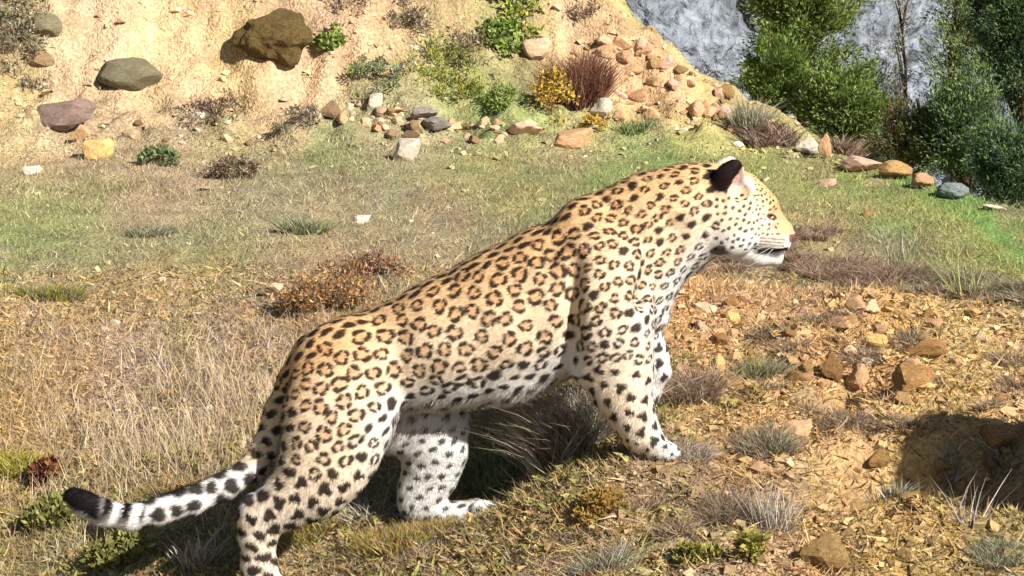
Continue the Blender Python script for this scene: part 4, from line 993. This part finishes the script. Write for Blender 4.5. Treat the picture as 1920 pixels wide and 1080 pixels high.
tree(1540, 1720, 120, 420, 17.5, 40, 260, .032, DRK + BRN[:1], 'dark thicket in the gap behind the brownish bush', 'dark_shrub', 'shrub', crad=.18, hollow=.2)


def world_pts(n, y0, y1, power=1.6, margin=.5):
    u = rng.random(n); e = 1 - power
    Y = (y0 ** e + u * (y1 ** e - y0 ** e)) ** (1 / e); X = rng.uniform(-1, 1, n) * (.205 * Y + margin)
    return X, Y
def greenness(c): return np.clip((c[:, 1] - c[:, 0]) / (c.max(1) + 1e-6) * 4 + .35, 0, 1)
def slope_ok(X, Y): return X < x_edge(Y) + .15
# short grass and stubble over the terrace and slope
X, Y = world_pts(330000, 5.0, 13.9); m = slope_ok(X, Y); X, Y = X[m], Y[m]
C = ground_col(X, Y, .16); g = greenness(C); n = len(X)
dens = np.clip(.55 + .9 * fbm(X * 4, Y * 3, seed=91), .1, 1)
mound = sstep(X, .1, .5) * (1 - sstep(Y, 7.1, 7.5)); bankm = sstep(Y, 12.6, 13.2)
keep = rng.random(n) < dens * (1 - .72 * mound) * (1 - .55 * bankm * (1 - g)); X, Y, C, g = X[keep], Y[keep], C[keep], g[keep]; n = len(X)
hgt = (.014 + .030 * rng.random(n) ** 2 + .010 * fbm(X * 6, Y * 6, seed=92)) * (.8 + .04 * Y); hgt = np.clip(hgt * (1 - .30 * sstep(Y, 7.5, 9.5)), .007, .08)
pal = np.array([lin(226, 206, 160), lin(150, 122, 90), lin(186, 170, 150), lin(110, 86, 62)]); gp = np.array([lin(134, 150, 78), lin(160, 170, 104), lin(110, 128, 64), lin(182, 174, 116)])
pk = np.where((rng.random(n) < g)[:, None], gp[rng.integers(0, 4, n)], pal[rng.integers(0, 4, n)])
tg = (.30 * sstep(Y, 7.2, 9))[:, None]; C = C * (1 - tg) + lin(150, 156, 106) * tg
C2 = (C * .62 + pk * .38) * GK * 1.15 * rng.uniform(.65, 1.35, (n, 1))
B = np.stack([X, Y, hz(X, Y) - .002], 1); tip = np.stack([rng.normal(0, .6, n), rng.normal(0, .6, n), np.ones(n)], 1) * hgt[:, None]
V, Fc, CC = ribbons(B, tip, .0022 * Y / 6 * rng.uniform(.6, 1.5, n), tip * 0, C2, 1, .1)
tag(add('grass', mesh_np('grass', V, Fc, False, CC), leaf_m), 'short mixed green and straw grass covering the terrace', 'grass', kind='stuff')
# straw, leaf and twig litter lying about
X, Y = world_pts(150000, 4.9, 9.5, 2.0); C = ground_col(X, Y, .16); n = len(X)
L = .010 + .035 * rng.random(n) ** 2; a = rng.uniform(0, 6.283, n)
pal = np.array([lin(232, 206, 156), lin(206, 150, 84), lin(120, 88, 60), lin(190, 176, 160), lin(74, 54, 40), lin(176, 160, 70), lin(214, 176, 120)])
C2 = (C * .45 + pal[rng.integers(0, 7, n)] * .55) * GK * 1.1 * rng.uniform(.7, 1.3, (n, 1))
B = np.stack([X, Y, hz(X, Y) + .002], 1); tip = np.stack([np.cos(a), np.sin(a), rng.normal(.25, .35, n)], 1) * L[:, None]
V, Fc, CC = ribbons(B, tip, .0045 * Y / 6 * rng.uniform(.5, 1.6, n), tip * 0 + rng.normal(0, .3, (n, 3)) * L[:, None], C2, 2, .1)
tag(add('litter', mesh_np('litter', V, Fc, False, CC), leaf_m), 'dry leaf and straw litter on the slope', 'litter', kind='stuff')
# tall pale dry grass behind the tail
pts = []
while len(pts) < 4200:
    q = np.stack([rng.uniform(-1.9, -.3, 4000), rng.uniform(6.2, 8.6, 4000)], 1)
    dn = np.exp(-((q[:, 0] + .95) / .42) ** 2 - ((q[:, 1] - 7.3) / .75) ** 2) + .10
    dn *= np.clip(.5 + 1.2 * fbm(q[:, 0] * 5, q[:, 1] * 4, seed=95), 0, 1); pts += list(q[rng.random(4000) < dn])
q = np.array(pts[:4200]); n = len(q); hgt = rng.uniform(.03, .11, n)
B = np.stack([q[:, 0], q[:, 1], hz(q[:, 0], q[:, 1]) - .003], 1); tip = np.stack([rng.normal(-.05, .28, n), rng.normal(0, .28, n), np.ones(n)], 1) * hgt[:, None]
V, Fc, CC = ribbons(B, tip, np.full(n, .0026), rng.normal(0, .25, (n, 3)) * hgt[:, None] * [1, 1, .2], pick([(230, 210, 184), (212, 190, 160), (196, 172, 140), (218, 198, 150), (176, 150, 120)], n), 3, .2)
tag(add('dry_grass', mesh_np('dry_grass', V, Fc, False, CC), leaf_m), 'tall pale dry grass behind the tail', 'grass', kind='stuff')
# small leaves of creeping weeds in the damp foreground
X, Y = world_pts(46000, 5.2, 7.2, 2.0); f = fbm(X * 3.2, Y * 3.2, seed=97); m = (f > .16 - .25 * (X < -.4)) & ((X < .75) | (f > .35)); X, Y = X[m], Y[m]; n = len(X)
a = rng.uniform(0, 6.283, n); L = rng.uniform(.008, .024, n)
B = np.stack([X, Y, hz(X, Y) + rng.uniform(0, .02, n)], 1); tip = np.stack([np.cos(a), np.sin(a), rng.normal(.4, .4, n)], 1) * L[:, None]
V, Fc, CC = ribbons(B, tip, L * .5, tip * 0, pick([(164, 156, 84), (140, 142, 78), (186, 170, 112), (156, 130, 84), (170, 140, 100)], n), 2, .25)
tag(add('creeping_weeds', mesh_np('creeping_weeds', V, Fc, False, CC), leaf_m), 'creeping yellow green weeds on the near slope', 'weeds', kind='stuff')
# gravel and clods
iv0 = np.array([[a, b, c] for a in (-1, 1) for b in (-1, 1) for c in (-1, 1)], float) * .75; iv = iv0
itf = np.array([(0, 1, 3), (0, 3, 2), (4, 6, 7), (4, 7, 5), (0, 4, 5), (0, 5, 1), (2, 3, 7), (2, 7, 6), (0, 2, 6), (0, 6, 4), (1, 5, 7), (1, 7, 3)])
def shards(n):
    """angular chips: skewed boxes, each turned its own way"""
    P = iv0[None] * (1 + rng.normal(0, .28, (n, 8, 3))) * rng.uniform(.45, 1.3, (n, 1, 3))
    q = rng.normal(size=(n, 4)); q /= np.linalg.norm(q, axis=1, keepdims=True); a, b, c, d = q.T
    M = np.stack([np.stack([1 - 2 * (c * c + d * d), 2 * (b * c - a * d), 2 * (b * d + a * c)], -1), np.stack([2 * (b * c + a * d), 1 - 2 * (b * b + d * d), 2 * (c * d - a * b)], -1), np.stack([2 * (b * d - a * c), 2 * (c * d + a * b), 1 - 2 * (b * b + c * c)], -1)], 1)
    return np.einsum('nij,nkj->nki', M, P)
X, Y = world_pts(26000, 5.0, 14.6, 1.2); C = ground_col(X, Y, .1); n = len(X); g = greenness(C)
mound = sstep(X, .1, .5) * (1 - sstep(Y, 7.2, 7.6)); bankm = sstep(Y, 12.3, 12.9)
keep = (rng.random(n) < np.clip(.05 + .85 * mound + .75 * bankm, 0, 1) * (1 - g) ** .7) & slope_ok(X, Y); X, Y, C = X[keep], Y[keep], C[keep]; n = len(X)
r_ = (.003 + .013 * rng.random(n) ** 4) * (.5 + Y / 13)
P = shards(n) * r_[:, None, None] * [1, 1, .7] + np.stack([X, Y, hz(X, Y) + r_ * .25], 1)[:, None]
Fc = (np.arange(n)[:, None, None] * len(iv) + itf[None]).reshape(-1, 3)
cg = (C * .9 + lin(240, 214, 176) * .10) * GK * rng.uniform(.7, 1.35, (n, 1))
peb_m = mat_attr('gravel', .95, .1, noise=.25, nscale=160)
tag(add('gravel', mesh_np('gravel', P.reshape(-1, 3), Fc, False, np.repeat(np.clip(cg, .02, .85), len(iv), 0)), peb_m), 'loose gravel and clods of yellow earth', 'gravel', kind='stuff')

X = rng.uniform(.15, 1.6, 9000); Y = rng.uniform(5.1, 7.4, 9000); f = fbm(X * 3, Y * 3, seed=98); m = (f > -.02) & (rng.random(9000) < .35 + f); X, Y = X[m], Y[m]; n = len(X)
r_ = .004 + .018 * rng.random(n) ** 4; C = ground_col(X, Y, .1)
P = shards(n) * r_[:, None, None] * [1, 1, .75] + np.stack([X, Y, hz(X, Y) - r_ * .05], 1)[:, None]
Fc = (np.arange(n)[:, None, None] * len(iv) + itf[None]).reshape(-1, 3)
cg = (C * .7 + lin(186, 150, 116) * .3) * GK * rng.uniform(.5, 1.05, (n, 1))
tag(add('rubble', mesh_np('rubble', P.reshape(-1, 3), Fc, False, np.repeat(np.clip(cg, .02, .85), len(iv), 0)), peb_m), 'broken orange rubble covering the mound', 'rubble', kind='stuff')
